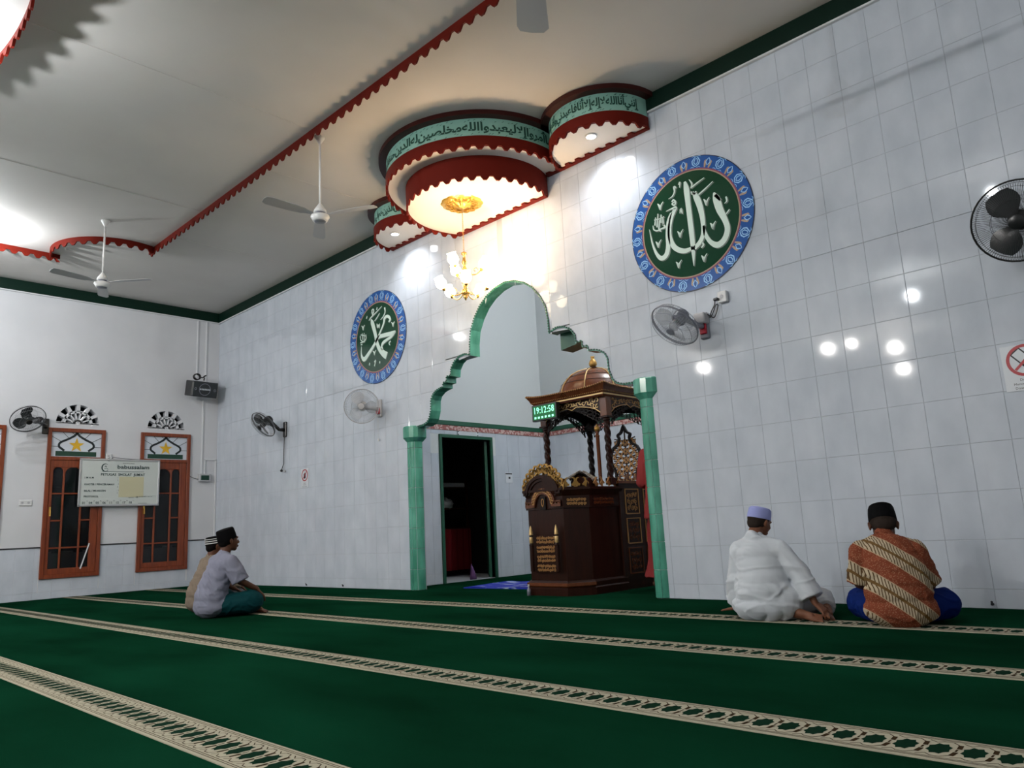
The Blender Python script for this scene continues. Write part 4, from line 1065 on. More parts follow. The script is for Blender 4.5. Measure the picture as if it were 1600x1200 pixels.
# ------------------------------------------------------------------ loudspeaker
spk = empty('loudspeaker', (.27, -.42, 3.35), label='black horizontal loudspeaker on the side wall under the ceiling corner', cat='speaker'); spk.rotation_euler = (0, rad(12), rad(4))
MB().bbox(-.13, .11, -.235, .235, -.135, .135, .008).build('cabinet', 'black_plastic', spk)
MB().bbox(.10, .128, -.228, .228, -.128, .128, .012).build('grille', 'blade_dark', spk)
fz = lambda u, v, h=0: (.1285 + h, u, v)
MB().ribbon([(.10 * math.cos(2 * PI * k / 32) - .01, .10 * math.sin(2 * PI * k / 32)) for k in range(33)], .008, fz, .003).build('woofer_ring', 'grey_plastic', spk)
for s_ in (-1, 1): MB().ribbon([(.018 * math.cos(2 * PI * k / 16) + s_ * .175, .018 * math.sin(2 * PI * k / 16)) for k in range(17)], .006, fz, .003).build('tweeter', 'grey_plastic', spk)
lg = MB()
for k in range(7): lg.ribbon([(-.10 + k * .028, .0), (-.082 + k * .028, .0)], .028, fz, .004, side=False)
tag(lg.build('name_plate', 'sign_white', spk), kind='stuff')
MB().tube([(-.1, 0, 0), (-.30, .0, .02)], .02, 8).build('bracket', 'black_plastic', spk)
t = empty('wire_coil', (.25, -.50, 3.515), label='black rolled cable and lens lying on top of the loudspeaker', cat='cable')
mb_ = MB()
for k in range(5): mb_.tube([(-.03 + k * .012, .055 * math.cos(q), .055 + .05 * math.sin(q)) for q in [2 * PI * i / 18 for i in range(18)]], .010, 6, True)
mb_.build('coil', 'black_wire', t, True)
MB().tube(smooth_line([(0, .05, .05), (0, .10, .05), (0, .14, .085), (.0, .16, .09)], 4), .012, 6).tube([(0, .12, .0), (.0, .13, .05)], .012, 6).build('cable_end', 'black_wire', t, True)

# ------------------------------------------------------------------ windows of the left wall
def window(idx, y0, y1):
    t = empty('window_%d' % idx, (0, y0, WZ0), kind='structure')
    W_, H_ = y1 - y0, WZ1 - WZ0; TR = 1.83     # transom height above the sill
    def bar(mb_, a, b, c_, d, x0=-.06, x1=.035, e=.004): mb_.bbox(x0, x1, a, b, c_, d, e)
    fr = MB(); bar(fr, 0, .055, 0, H_); bar(fr, W_ - .055, W_, 0, H_); bar(fr, .055, W_ - .055, 0, .06); bar(fr, .055, W_ - .055, H_ - .06, H_); bar(fr, .055, W_ - .055, TR - .045, TR + .01)
    fr.build('window_frame', 'wood_red', t)
    # stained top light
    tl = MB().box(-.012, 0, .055, W_ - .055, TR + .01, H_ - .06).build('top_light', 'pane_white', t)
    fn = lambda u, v, h=0: (h, u, v); yc = W_ / 2; zb = TR + .03; g = MB()
    g.ribbon([(.12, zb + .03), (W_ - .12, zb + .03)], .075, fn, .004)
    g.build('green_base', 'lead_green', tl)
    on = [(-.17, .075), (-.20, .10), (-.245, .14), (-.23, .20), (-.12, .26), (-.03, .32), (0, .37)]
    o2 = smooth_line(on, 4); l_ = MB(); o3 = [(yc + u, zb + v) for u, v in o2] + [(yc - u, zb + v) for u, v in o2[::-1][1:]]
    l_.ribbon(o3, .032, fn, .004); l_.build('onion_arch', 'leading', tl)
    st = MB(); pts_ = [((.115 if k % 2 == 0 else .045) * math.sin(2 * PI * k / 10), (.115 if k % 2 == 0 else .045) * math.cos(2 * PI * k / 10)) for k in range(10)]
    st.prism([(yc + u, zb + .165 + v) for u, v in pts_][::-1], fn, .005).build('star', 'star_yellow', tl)
    ld = MB()
    for a, b in (((-.24, .14), (-.36, .14)), ((-.22, .22), (-.36, .30)), ((-.11, .27), (-.20, .40)), ((-.03, .33), (-.07, .40))):
        for s_ in (1, -1): ld.ribbon([(yc + s_ * max(-W_ / 2 + .05, a[0]), zb + a[1]), (yc + s_ * max(-W_ / 2 + .05, b[0]), zb + min(b[1], H_ - .06 - zb))], .007, fn, .003, side=False)
    ld.build('leading', 'leading', tl)
    # casement sash
    sa_ = MB(); zlo, zhi = .06, TR - .045
    bar(sa_, .058, .105, zlo, zhi, -.03, .02); bar(sa_, W_ - .165, W_ - .058, zlo, zhi, -.03, .02); bar(sa_, .105, W_ - .165, zlo, zlo + .085, -.03, .02); bar(sa_, .105, W_ - .165, zhi - .11, zhi, -.03, .02)
    a, b = .105, W_ - .165; w_ = b - a; m1, m2 = a + w_ * .28, a + w_ * .74
    for m__ in (m1, m2): bar(sa_, m__ - .014, m__ + .014, zlo, zhi - .02, -.025, .014)
    zz = [zlo + .085, .45, .86, 1.27, zhi - .11]
    bar(sa_, a, b, .45 - .012, .45 + .012, -.025, .012); bar(sa_, a, b, 1.27 - .012, 1.27 + .012, -.025, .012)
    bar(sa_, a, m1, .86 - .012, .86 + .012, -.025, .012); bar(sa_, m2, b, .86 - .012, .86 + .012, -.025, .012)
    # arched heads of the upper panes
    for p, q in ((a, m1 - .014), (m1 + .014, m2 - .014), (m2 + .014, b)):
        c_ = (p + q) / 2; hw_ = (q - p) / 2; zt_ = zhi - .105; zh = min(.10, hw_)
        ar = [(p, zt_ + .003), (p, zt_ - zh)] + [(c_ - hw_ * math.cos(PI / 2 * k / 6) if True else 0, zt_ - zh + zh * math.sin(PI / 2 * k / 6)) for k in range(1, 7)] + [(c_, zt_ + .003)]
        sa_.prism(ar[::-1], lambda u, v, h: (-.025 + h, u, v), .035); sa_.prism([(2 * c_ - u, v) for u, v in ar], lambda u, v, h: (-.025 + h, u, v), .035)
    so = sa_.build('sash', 'wood_red', t)
    for (p, q), cuts in (((a, m1), (.145, .45, .86, 1.27, zhi - .11)), ((m1, m2), (.145, .45, 1.27, zhi - .11)), ((m2, b), (.145, .45, .86, 1.27, zhi - .11))):
        for z0, z1 in zip(cuts, cuts[1:]): MB().box(-.008, -.004, p, q, z0, z1).build('pane', 'pane', so)
    hd = MB().tube([(.02, .09, 1.02), (.045, .09, 1.02), (.05, .09, .93)], .008, 6).box(.02, .028, .075, .10, .93, 1.07).build('handle', 'brass', so)
    st_ = MB().tube([(.03, W_ - .16, .50), (.03, W_ - .27, .12)], .011, 4).build('stay_bar', 'white_paint', so) if idx == 1 else None
    return t
window(1, *WIN[0]); window(2, *WIN[1]); window(3, *WIN[2])

# ================================================================== MINBAR (pulpit)
MX, MY = 7.87, 0.0
mn = empty('minbar', (MX, MY, 0), label='dark carved wooden pulpit with gold scrollwork, twisted posts and a domed canopy', cat='pulpit')
XH = .455                                    # half width of the podium body
plan = [(-.43, .62), (-.40, .14), (-.245, -.08), (.245, -.08), (.40, .14), (.43, .62)]
def loft(poly, z0, z1, g0=0, g1=0, mb_=None):
    """closed walls following the plan polygon, grown by g"""
    mb_ = mb_ or MB(); n_ = len(poly); k = len(mb_.v)
    def grow(p, g):
        cx_ = 0; cy_ = .3; dx, dy = p[0] - cx_, p[1] - cy_; q = math.hypot(dx, dy); return (p[0] + dx / q * g, p[1] + dy / q * g)
    for z, g in ((z0, g0), (z1, g1)): mb_.v += [(*grow(p, g), z) for p in poly]
    for i in range(n_): j = (i + 1) % n_; mb_.f.append((k + i, k + j, k + n_ + j, k + n_ + i))
    mb_.f.append(tuple(k + i for i in range(n_))[::-1]); mb_.f.append(tuple(k + n_ + i for i in range(n_)))
    return mb_
loft(plan, .14, .865).build('podium_body', 'mahogany', mn)
b_ = MB(); loft(plan, 0, .07, .045, .045, b_); loft(plan, .07, .085, .045, .03, b_); loft(plan, .085, .125, .034, .034, b_); loft(plan, .125, .145, .035, .02, b_)
b_.build('plinth', 'mahogany', mn)
b_ = MB(); loft(plan[1:5], .085, .095, .040, .052, b_); loft(plan[1:5], .095, .125, .052, .052, b_); b_.build('plinth_roll', 'mahogany_light', mn)
b_ = MB(); loft(plan, .865, .985, .022, .022, b_); loft(plan, .985, 1.045, .012, .05, b_); loft(plan, 1.045, 1.07, .055, .055, b_); b_.build('cornice', 'mahogany', mn)
# facets for carvings: frame functions on the plan edges
def facet(p, q, g=0.0):
    P0, P1 = Vector((p[0], p[1], 0)), Vector((q[0], q[1], 0)); d = (P1 - P0); L_ = d.length; d = d / L_; nrm = Vector((d.y, -d.x, 0))
    return (lambda u, v, h=0: tuple(P0 + d * u + nrm * (h + g) + Vector((0, 0, v)))), L_
def carve(fn, x0, x1, z0, z1, name, m_, parent, seed, rs=.024, wd=.0105, bg=None, d=.006):
    mb_ = MB()
    for i, s_ in enumerate(scrolls(x1 - x0, z1 - z0, 10, rs, seed)):
        n_ = len(s_); mb_.ribbon([(x0 + u, z0 + v) for u, v in s_], [wd * (.6 + .6 * math.sin(PI * (k + .6) / n_)) for k in range(n_)], fn, d)
    if bg: MB().prism([(x0 - .006, z0 - .006), (x1 + .006, z0 - .006), (x1 + .006, z1 + .006), (x0 - .006, z1 + .006)], lambda u, v, h: fn(u, v, h - .004), .005).build('panel_ground', bg, parent)
    return tag(mb_.build(name, m_, parent), kind='stuff')
fL, lL = facet(plan[1], plan[2], .024); fC, lC = facet(plan[2], plan[3], .024); fR, lR = facet(plan[3], plan[4], .024); fS, lS = facet(plan[4], plan[5], .024)
carve(fL, .02, lL - .02, .885, .965, 'frieze_carving', 'gold_dull', mn, 11, .016, .007)
carve(fR, .03, lR - .03, .885, .965, 'frieze_carving', 'gold_dull', mn, 12, .016, .007)
carve(fS, .05, lS - .12, .89, .96, 'frieze_carving', 'mahogany_light', mn, 13, .016, .007)
# centre arch moulding on the front facet
ca = MB(); cx_ = lC / 2
for rr, wd, z_, d in ((.135, .05, .885, .016), ):
    pts_ = [(0.0, z_ + .03), (cx_ - rr - .05, z_ + .03)] + [(cx_ - rr * math.cos(PI * k / 14), z_ + .03 + rr * math.sin(PI * k / 14)) for k in range(15)] + [(cx_ + rr + .05, z_ + .03), (lC, z_ + .03)]
    ca.ribbon(pts_, .062, fC, d)
ca.build('arch_moulding', 'mahogany_light', mn)
ga = MB()
for k in range(13):
    a = PI * (k + .5) / 13; u, v = cx_ - .135 * math.cos(a), .915 + .135 * math.sin(a)
    for sg in (1, -1): ga.ribbon([(u + .022 * math.cos(a * 1 + sg * q) * (1 - q / 5), v + .022 * math.sin(a + sg * q) * (1 - q / 5)) for q in (0, .8, 1.6, 2.4, 3.2, 4.0)], [.009, .013, .012, .010, .008, .004], lambda u, v, h: fC(u, v, h + .016), .006)
for x_ in (.03, .07, lC - .07, lC - .03):
    for sg in (1, -1): ga.ribbon([(x_ + .02 * math.cos(sg * q), .915 + .02 * math.sin(sg * q) * sg) for q in (0, .8, 1.6, 2.4, 3.2)], .006, lambda u, v, h: fC(u, v, h + .016), .005)
tag(ga.build('arch_scrollwork', 'gold_dull', mn), kind='stuff')
am_ = MB()
for rr, t_, d in ((.215, .035, .05), (.185, .03, .035)):
    am_.ribbon([(-.01, 1.03), (cx_ - rr, 1.03)][0:1] + [(cx_ - rr, 1.03)] + [(cx_ - rr * math.cos(PI * k / 16), 1.03 + (rr - .045) * math.sin(PI * k / 16)) for k in range(17)] + [(cx_ + rr, 1.03), (lC + .01, 1.03)], t_, lambda u, v, h: fC(u, v, h - .02), d)
am_.build('crest_moulding', 'mahogany', mn)
MB().prism([(cx_ - .17, .99)] + [(cx_ - .18 * math.cos(PI * k / 12), 1.03 + .13 * math.sin(PI * k / 12)) for k in range(13)] + [(cx_ + .17, .99)], lambda u, v, h: fC(u, v, h - .03), .03).build('crest_ground', 'mahogany', mn)
MB().ribbon([(cx_, .86), (cx_, .99)], .075, fC, .012).build('keystone', 'mahogany_black', mn)
k_ = MB()
for sg in (1, -1):
    k_.ribbon([(cx_ + sg * .016 * math.sin(q), .925 + .045 * math.cos(q * .8)) for q in (0, .8, 1.6, 2.4, 3.2)], .007, lambda u, v, h: fC(u, v, h + .012), .005)
k_.build('keystone_carving', 'gold_dull', mn)
# pierced gold cresting above the cornice
cr_ = MB()
for k in range(24):
    a = PI * (k + .5) / 24; r = .235 + .035 * (k % 2); u, v = cx_ - r * math.cos(a), 1.055 + (r - .03) * math.sin(a)
    for sg in (1, -1):
        cr_.ribbon([(u + .038 * math.cos(a + PI / 2 * 0 + sg * q) * (1 - q / 5.5), v + .038 * math.sin(a + sg * q) * (1 - q / 5.5)) for q in (0, .7, 1.4, 2.1, 2.8, 3.5, 4.2)], [.010, .017, .018, .016, .013, .010, .004], lambda u, v, h: fC(u, v, h - .01), .018)
for k in range(17):
    a = PI * (k + .5) / 17; c_, s_ = -math.cos(a), math.sin(a); L2 = .30 if k % 2 else .275
    cr_.ribbon([(cx_ + r * c_ + .02 * math.sin((r - .17) * 30) * s_ * (-1) ** k, 1.035 + (r - .03) * s_) for r in (.16, .19, .22, .25, L2 - .012, L2)], [.018, .034, .030, .036, .026, .006], lambda u, v, h: fC(u, v, h - .014), .012)
cr_.build('gold_cresting', 'gold', mn)
for fn_, L_, sd, z1 in ((fL, lL, 21, 1.16), (fR, lR, 22, 1.17), (fS, lS, 23, 1.17)):
    mb_ = MB()
    nn = 2 if fn_ is not fS else 2
    for k in range(nn):
        for sg in (1, -1):
            cx2 = L_ * (.30 + .42 * k)
            mb_.ribbon([(cx2 + sg * (.012 + .040 * math.sin(q * .75)), 1.075 + .022 * q + .018 * math.cos(q * 2)) for q in [i * .5 for i in range(9)]], [.022, .022, .02, .02, .018, .016, .014, .010, .004], fn_, .014)
            mb_.ribbon([(cx2 + sg * (.055 + .022 * math.cos(q)), 1.10 + .026 * math.sin(q)) for q in [i * .7 for i in range(8)]], [.015] * 6 + [.010, .004], fn_, .014)
    mb_.build('gold_cresting', 'gold' if fn_ is not fS else 'gold_dull', mn)
for p in (plan[1], plan[2], plan[3], plan[4]):
    MB().bbox(p[0] - .03, p[0] + .03, p[1] - .03, p[1] + .03, 1.065, 1.16, .005).build('corner_block', 'mahogany', mn)
# grille of four carved tiles between two gold-tipped balusters on the front
for i in range(4):
    z0 = .235 + i * .093
    carve(fC, cx_ - .125, cx_ + .125, z0, z0 + .078, 'carved_tile', 'gold_dull', mn, 30 + i, .016, .0055, 'mahogany')
for sg in (1, -1):
    fx = cx_ + sg * .175; P0 = fC(fx, 0, .028)
    MB().lathe([(.022, .24), (.022, .50), (.026, .505), (.018, .52), (.018, .525)], 12, (P0[0], P0[1], 0)).build('baluster', 'mahogany', mn, 'auto')
    MB().lathe([(.018, .525), (.021, .53), (.021, .585), (.018, .59)], 12, (P0[0], P0[1], 0)).lathe([(.018, .605), (.022, .61), (.019, .64), (.008, .69), (.001, .705)], 12, (P0[0], P0[1], 0)).build('gold_tip', 'gold_pale', mn, 'auto')
    MB().lathe([(.018, .588), (.018, .606)], 12, (P0[0], P0[1], 0)).build('collar', 'mahogany_black', mn)
# small white bottle at the left foot of the plinth
t_ = empty('bottle', (7.655, -.165, .0), label='tiny clear bottle standing at the left foot of the pulpit', cat='bottle')
MB().lathe([(.001, .0), (.020, .002), (.020, .06), (.008, .08), (.008, .10), (.001, .10)], 12).build('body', 'grey_plastic', t_, True); MB().lathe([(.010, .095), (.010, .115), (.001, .115)], 10).build('cap', 'white_plastic', t_)
# floor and side walls of the rear box with carved panels
b_ = MB(); b_.box(-.43, .43, .60, 1.62, 0, .30); b_.box(.40, .455, .60, 1.62, 0, 1.10); b_.box(-.455, -.40, .60, 1.62, 0, 1.10); b_.box(-.43, .43, 1.58, 1.62, 0, 1.10)
b_.build('rear_box', 'mahogany', mn)
MB().box(.38, .47, .58, 1.64, 1.10, 1.13).box(-.47, -.38, .58, 1.64, 1.10, 1.13).build('side_rail', 'mahogany_light', mn)
MB().box(-.43, .43, .60, 1.15, .30, .55).box(-.40, .40, 1.15, 1.58, .30, .80).build('seat_step', 'mahogany', mn)
fx_ = lambda u, v, h=0: (.455 + h, u, v)
for y0 in (.70, 1.04, 1.34):
    for z0, z1 in ((.16, .42), (.47, .73), (.78, 1.04)):
        fr = MB(); fr.ribbon([(y0, z0), (y0 + .24, z0), (y0 + .24, z1), (y0, z1), (y0, z0)], .014, fx_, .008); fr.build('panel_frame', 'gold_dull' if z0 > .4 else 'mahogany_light', mn)
        carve(fx_, y0 + .03, y0 + .21, z0 + .03, z1 - .03, 'panel_carving', 'mahogany_light' if z0 < .7 else 'gold_dull', mn, int(y0 * 100 + z0 * 10), .035, .006)
cw = MB()
for k in range(6):
    y_ = .72 + k * .15
    for sg in (1, -1): cw.ribbon([(y_ + sg * (.01 + .045 * math.sin(q * .7)), 1.13 + .022 * q + .012 * math.cos(2 * q)) for q in [i * .5 for i in range(8)]], [.014] * 5 + [.010, .007, .003], lambda u, v, h: (.425 + h, u, v), .014)
cw.build('side_cresting', 'mahogany_light', mn)
# twisted posts
def post(x_, y_, z0, z1, m_='mahogany'):
    t = tag(MB().bbox(x_ - .042, x_ + .042, y_ - .042, y_ + .042, z0, z0 + .07, .005).build('post', m_, mn))
    mb_ = MB(); n_ = 18; H_ = z1 - z0 - .07; K = 110
    for i in range(K + 1):
        z = z0 + .07 + H_ * i / K; tw = i / K * H_ * 62
        for k in range(n_):
            a = 2 * PI * k / n_; r = .030 + .0085 * math.cos(3 * a + tw); mb_.v.append((x_ + r * math.cos(a), y_ + r * math.sin(a), z))
    for i in range(K):
        for k in range(n_): mb_.f.append((i * n_ + k, i * n_ + (k + 1) % n_, (i + 1) * n_ + (k + 1) % n_, (i + 1) * n_ + k))
    mb_.build('twisted_shaft', m_, t, True)
    MB().lathe([(.030, z1 - .03), (.045, z1 - .02), (.045, z1 - .01), (.035, z1)], 16, (x_, y_, 0)).bbox(x_ - .058, x_ + .058, y_ - .058, y_ + .058, z1, z1 + .022, .004).build('capital', m_, t)
    MB().bbox(x_ - .045, x_ + .045, y_ - .045, y_ + .045, z1 + .02, 2.05, .004).build('upper_block', m_ if m_ != 'mahogany' else 'mahogany_light', t)
PX, PY0, PY1 = .435, .50, 1.30
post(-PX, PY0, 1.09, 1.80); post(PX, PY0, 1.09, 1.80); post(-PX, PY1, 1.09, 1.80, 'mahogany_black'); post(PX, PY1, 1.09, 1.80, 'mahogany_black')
# arched friezes between the posts
def frieze(p, q, m_b, m_c, gold, seed):
    fn_, L_ = facet(p, q, 0); z_t = 2.05; out = [(.04, z_t), (.04, 1.86)]
    c1 = L_ * .5
    low_ = []
    for k in range(13): t = k / 12; low_.append((.04 + (L_ - .08) * t, 1.86 + .105 * math.sin(PI * t) ** .6 - (.03 if abs(t - .5) < .02 else 0)))
    poly = [(.04, z_t)] + low_ + [(L_ - .04, z_t)]
    o_ = MB().prism(poly, lambda u, v, h: fn_(u, v, h - .01), .02).build('frieze', m_b, mn)
    mb_ = MB(); r = random.Random(seed)
    for k in range(int(L_ / .042)):
        u0 = .06 + (L_ - .12) * (k + .5) / int(L_ / .042); t = (u0 - .04) / (L_ - .08); zb = 1.87 + .105 * math.sin(PI * max(min(t, 1), 0)) ** .6
        hh = (2.035 - zb); rr = min(.028, hh / 2)
        for j_ in range(max(1, int(hh / .05))):
            c_ = zb + (j_ + .5) * hh / max(1, int(hh / .05)); sg = 1 if (j_ + k) % 2 else -1; a = r.random() * 6
            mb_.ribbon([(u0 + rr * math.cos(a + sg * q2) * (1 - q2 / 6.5), c_ + rr * math.sin(a + sg * q2) * (1 - q2 / 6.5)) for q2 in (0, .8, 1.6, 2.4, 3.2, 4.0, 4.8)], [.007, .010, .010, .009, .009, .008, .004], lambda u, v, h: fn_(u, v, h + .01), .005)
    mb_.ribbon([(u, v + .006) for u, v in low_], .008, lambda u, v, h: fn_(u, v, h + .01), .005)
    tag(mb_.build('gold_scrollwork', gold, o_), kind='stuff')
    # pierced valance hanging under the frieze
    pv = MB(); L2 = L_ - .1
    for k in range(15):
        t = k / 14; u = .05 + L2 * t; zt_ = 1.865 + .10 * math.sin(PI * t) ** .6; hgt = .035 + .10 * abs(math.cos(PI * t)) ** 1.5
        pv.ribbon([(u, zt_), (u + .012 * (-1) ** k, zt_ - hgt * .5), (u, zt_ - hgt)], .007, lambda u, v, h: fn_(u, v, h - .005), .01)
        if k < 14:
            t2 = (k + 1) / 14; u2 = .05 + L2 * t2; z2 = 1.865 + .10 * math.sin(PI * t2) ** .6; h2 = .035 + .10 * abs(math.cos(PI * t2)) ** 1.5
            for e in (.33, .66, 1.0): pv.ribbon([(u, zt_ - hgt * e), ((u + u2) / 2, (zt_ - hgt * e + z2 - h2 * e) / 2 + .012), (u2, z2 - h2 * e)], .007, lambda u, v, h: fn_(u, v, h - .005), .01)
            pv.ribbon([(u, zt_ - hgt), (u2, z2 - h2 * .4)], .006, lambda u, v, h: fn_(u, v, h - .005), .01)
    pv.build('pierced_valance', 'mahogany_black', o_)
frieze((-PX, PY0 - .03), (PX, PY0 - .03), 'mahogany', 0, 'gold_pale', 1)
frieze((PX + .03, PY0), (PX + .03, PY1), 'mahogany', 0, 'gold_dull', 2)
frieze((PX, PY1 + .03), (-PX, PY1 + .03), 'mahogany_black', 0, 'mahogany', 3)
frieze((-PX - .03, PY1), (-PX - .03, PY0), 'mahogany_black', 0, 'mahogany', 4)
# roof
rx, ry0, ry1, rcy = .505, .38, 1.42, .90
rf = MB(); ringz = []
def square(hx, y0, y1, z, lift, N=10):
    P = []
    cs = [(-hx, y0), (hx, y0), (hx, y1), (-hx, y1)]
    for i in range(4):
        a, b = cs[i], cs[(i + 1) % 4]
        for k in range(N):
            t = k / N; P.append((a[0] + (b[0] - a[0]) * t, a[1] + (b[1] - a[1]) * t, z + lift * abs(2 * t - 1) ** 4))
    return P
levels = [square(rx - .02, ry0 + .02, ry1 - .02, 2.03, 0), square(rx, ry0, ry1, 2.045, 0), square(rx, ry0, ry1, 2.065, 0), square(rx + .02, ry0 - .02, ry1 + .02, 2.08, .005), square(rx + .035, ry0 - .035, ry1 + .035, 2.105, .015), square(rx + .065, ry0 - .065, ry1 + .065, 2.135, .03), square(rx + .055, ry0 - .055, ry1 + .055, 2.145, .032), square(rx - .03, ry0 + .03, ry1 - .03, 2.14, .01), square(.40, .50, 1.30, 2.17, 0)]
n_ = len(levels[0])
for P in levels: rf.v += P
for i in range(len(levels) - 1):
    for k in range(n_): rf.f.append((i * n_ + k, i * n_ + (k + 1) % n_, (i + 1) * n_ + (k + 1) % n_, (i + 1) * n_ + k))
rf.f.append(tuple(range(n_))[::-1]); rf.f.append(tuple((len(levels) - 1) * n_ + k for k in range(n_)))
rf.build('roof', 'mahogany_light', mn, 'auto')
bd = MB()
for lvl, s_ in ((5, .010), (3, .008)):
    P = levels[lvl]
    for k in range(n_):
        a, b = Vector(P[k]), Vector(P[(k + 1) % n_])
        for q in range(4): bd.sphere(a.lerp(b, (q + .5) / 4), s_, 5, 3)
tag(bd.build('roof_beading', 'gold_dull', mn), kind='stuff')
MB().ribbon([(-rx, 2.055), (rx, 2.055)], .014, lambda u, v, h: (u, ry0 - h, v), .005).ribbon([(ry0, 2.055), (ry1, 2.055)], .014, lambda u, v, h: (rx + h, u, v), .005).build('roof_fillet', 'gold_pale', mn)
for fn_ in (lambda u, v, h=0: (u, ry0 - .05 - h, v), lambda u, v, h=0: (rx + .05 + h, rcy + u, v)):
    k_ = MB()
    for sg in (1, -1): k_.ribbon([(sg * (.01 + .035 * math.sin(q)), 2.10 + .02 * math.cos(2 * q)) for q in [i * .45 for i in range(8)]], .008, fn_, .008)
    k_.build('roof_crest', 'gold_dull', mn)
dm = MB(); dp = [(.43, 2.165), (.425, 2.20), (.40, 2.26), (.355, 2.325), (.29, 2.385), (.20, 2.43), (.10, 2.458), (.055, 2.468)]
dm.lathe(dp, 32, (0, rcy, 0)).build('dome', 'mahogany_light', mn, 'auto')
for k in range(8):
    a = 2 * PI * (k + .5) / 8; MB().tube([((r + .004) * math.cos(a), rcy + (r + .004) * math.sin(a), z + .003) for r, z in dp], .0065, 6).build('dome_rib', 'gold_pale', mn, True)
sm = MB()
for z_, r in ((2.28, .392), (2.355, .328)): sm.tube([((r) * math.cos(2 * PI * k / 48), rcy + r * math.sin(2 * PI * k / 48), z_) for k in range(48)], .0025, 4, True)
sm.build('dome_seam', 'mahogany_black', mn)
MB().lathe([(.085, 2.46), (.085, 2.472), (.05, 2.485), (.03, 2.49)], 20, (0, rcy, 0)).build('finial_base', 'mahogany', mn, 'auto')
MB().lathe([(.025, 2.485), (.045, 2.51), (.048, 2.535), (.035, 2.57), (.018, 2.585), (.022, 2.60), (.026, 2.615), (.014, 2.615), (.001, 2.612)], 20, (0, rcy, 0)).build('finial', 'gold', mn, True)
# chair back: pierced carved shield
cb = empty('chair_back', (0, 1.42, 0)); cb.parent = mn
out = [(-.10, 1.08), (-.17, 1.16), (-.15, 1.26), (-.20, 1.36), (-.215, 1.46), (-.18, 1.56), (-.10, 1.61), (-.075, 1.68), (-.09, 1.72), (-.04, 1.75), (0, 1.83)]
o2 = smooth_line(out, 3); ol_ = o2 + [(-u, v) for u, v in o2[::-1][1:]]; fn_ = lambda u, v, h=0: (u, -h, v)
MB().ribbon(ol_, .028, fn_, .03).build('outline', 'mahogany_black', cb)
MB().prism([(-.2, 1.0), (-.12, 1.08), (.12, 1.08), (.2, 1.0)], fn_, .03).build('lower_rail', 'mahogany', cb)
lt = MB(); stp = MB()
r_ = random.Random(5)
for row in range(11):
    z = 1.13 + row * .052
    hw_ = max((abs(u) for u, v in out if abs(v - z) < .09), default=.05) * .85
    nn = max(1, int(hw_ / .042))
    for k in range(nn):
        u = (k + .5) * hw_ / nn
        for sg in (1, -1):
            d_ = 1 if (row + k) % 2 else -1
            lt.ribbon([(sg * (u + .026 * math.cos(d_ * q) * (1 - q / 7)), z + .028 * math.sin(d_ * q) * (1 - q / 7)) for q in (0, .8, 1.6, 2.4, 3.2, 4.0, 4.8)], [.009, .014, .016, .015, .013, .010, .004], fn_, .014)
    for sg in (1, -1): stp.ribbon([(0, z - .02), (sg * hw_ * .5, z + .012), (sg * hw_, z + .03)], .014, fn_, .008); stp.ribbon([(0, z + .012), (sg * hw_ * .5, z - .005), (sg * hw_ * 1.05, z + .0)], .012, fn_, .006)
stp.ribbon([(0, 1.08), (0, 1.78)], .014, fn_, .010)
stp.build('stems', 'mahogany', cb); tag(lt.build('gold_scrollwork', 'gold_dull', cb), kind='stuff')
MB().sphere((0, -.02, 1.15), .028, 10, 6, (1.3, .5, 1)).build('boss', 'gold_bright', cb, True)
# things on / beside the minbar
ck = empty('digital_clock', (MX - .28, .335, 1.955), label='green glowing digital clock panel on the front left of the pulpit canopy', cat='clock')
CW, CH = .37, .185; fn_ = lambda u, v, h=0: (u, -h, v)
MB().bbox(-CW / 2, CW / 2, -.03, .03, -CH / 2, CH / 2, .004).build('case', 'black_plastic', ck)
MB().box(-CW / 2 + .018, CW / 2 - .018, -.0315, -.0295, -CH / 2 + .014, CH / 2 - .014).build('display', 'led_panel', ck)
for k, c_ in enumerate('19:12:58'): dg = MB(); put_text(dg, c_, .105, lambda u, v, h: (u, -.0325 - h, v), (-.138, -.092, -.056, -.026, .020, .056, .086, .132)[k], -.008, .0, 'CENTER', .8); dg.build('digit', 'led', ck)
dg = MB()
for k in range(6): dg.ribbon([(-.145 + k * .052, -.055), (-.118 + k * .052, -.055)], .022, lambda u, v, h: (u, -.0325 - h, v), .0005, side=False)
tag(dg.build('small_digits', 'led', ck), kind='stuff')
sf = empty('staff', (MX + .372, .405, 0), label='dark staff with a golden ball standing before the right front post', cat='staff')
MB().lathe([(.020, 1.095), (.020, 1.60), (.025, 1.61), (.016, 1.62), (.020, 1.66)], 12).build('shaft', 'mahogany_light', sf, 'auto')
MB().sphere((0, 0, 1.685), .032, 14, 10).lathe([(.012, 1.71), (.008, 1.73), (.001, 1.735)], 10).build('ball', 'gold', sf, True)
cl = MB(); g = 10
for i in range(g + 1):
    for j_ in range(g + 1):
        u, v = (i / g - .5) * .24, (j_ / g - .5) * .22; u *= 1.25; cl.v.append((u, v * 1.1, .085 * (1 - abs(u) / .15) * .9 + .012 * math.sin(v * 50 + u * 20) - .02 * (abs(v) / .11) ** 2))
for i in range(g):
    for j_ in range(g): cl.f.append((i * (g + 1) + j_, (i + 1) * (g + 1) + j_, (i + 1) * (g + 1) + j_ + 1, i * (g + 1) + j_ + 1))
k = len(cl.v); cl.v += [(x, y, z - .012) for x, y, z in cl.v]; cl.f += [tuple(a + k for a in f_)[::-1] for f_ in cl.f]
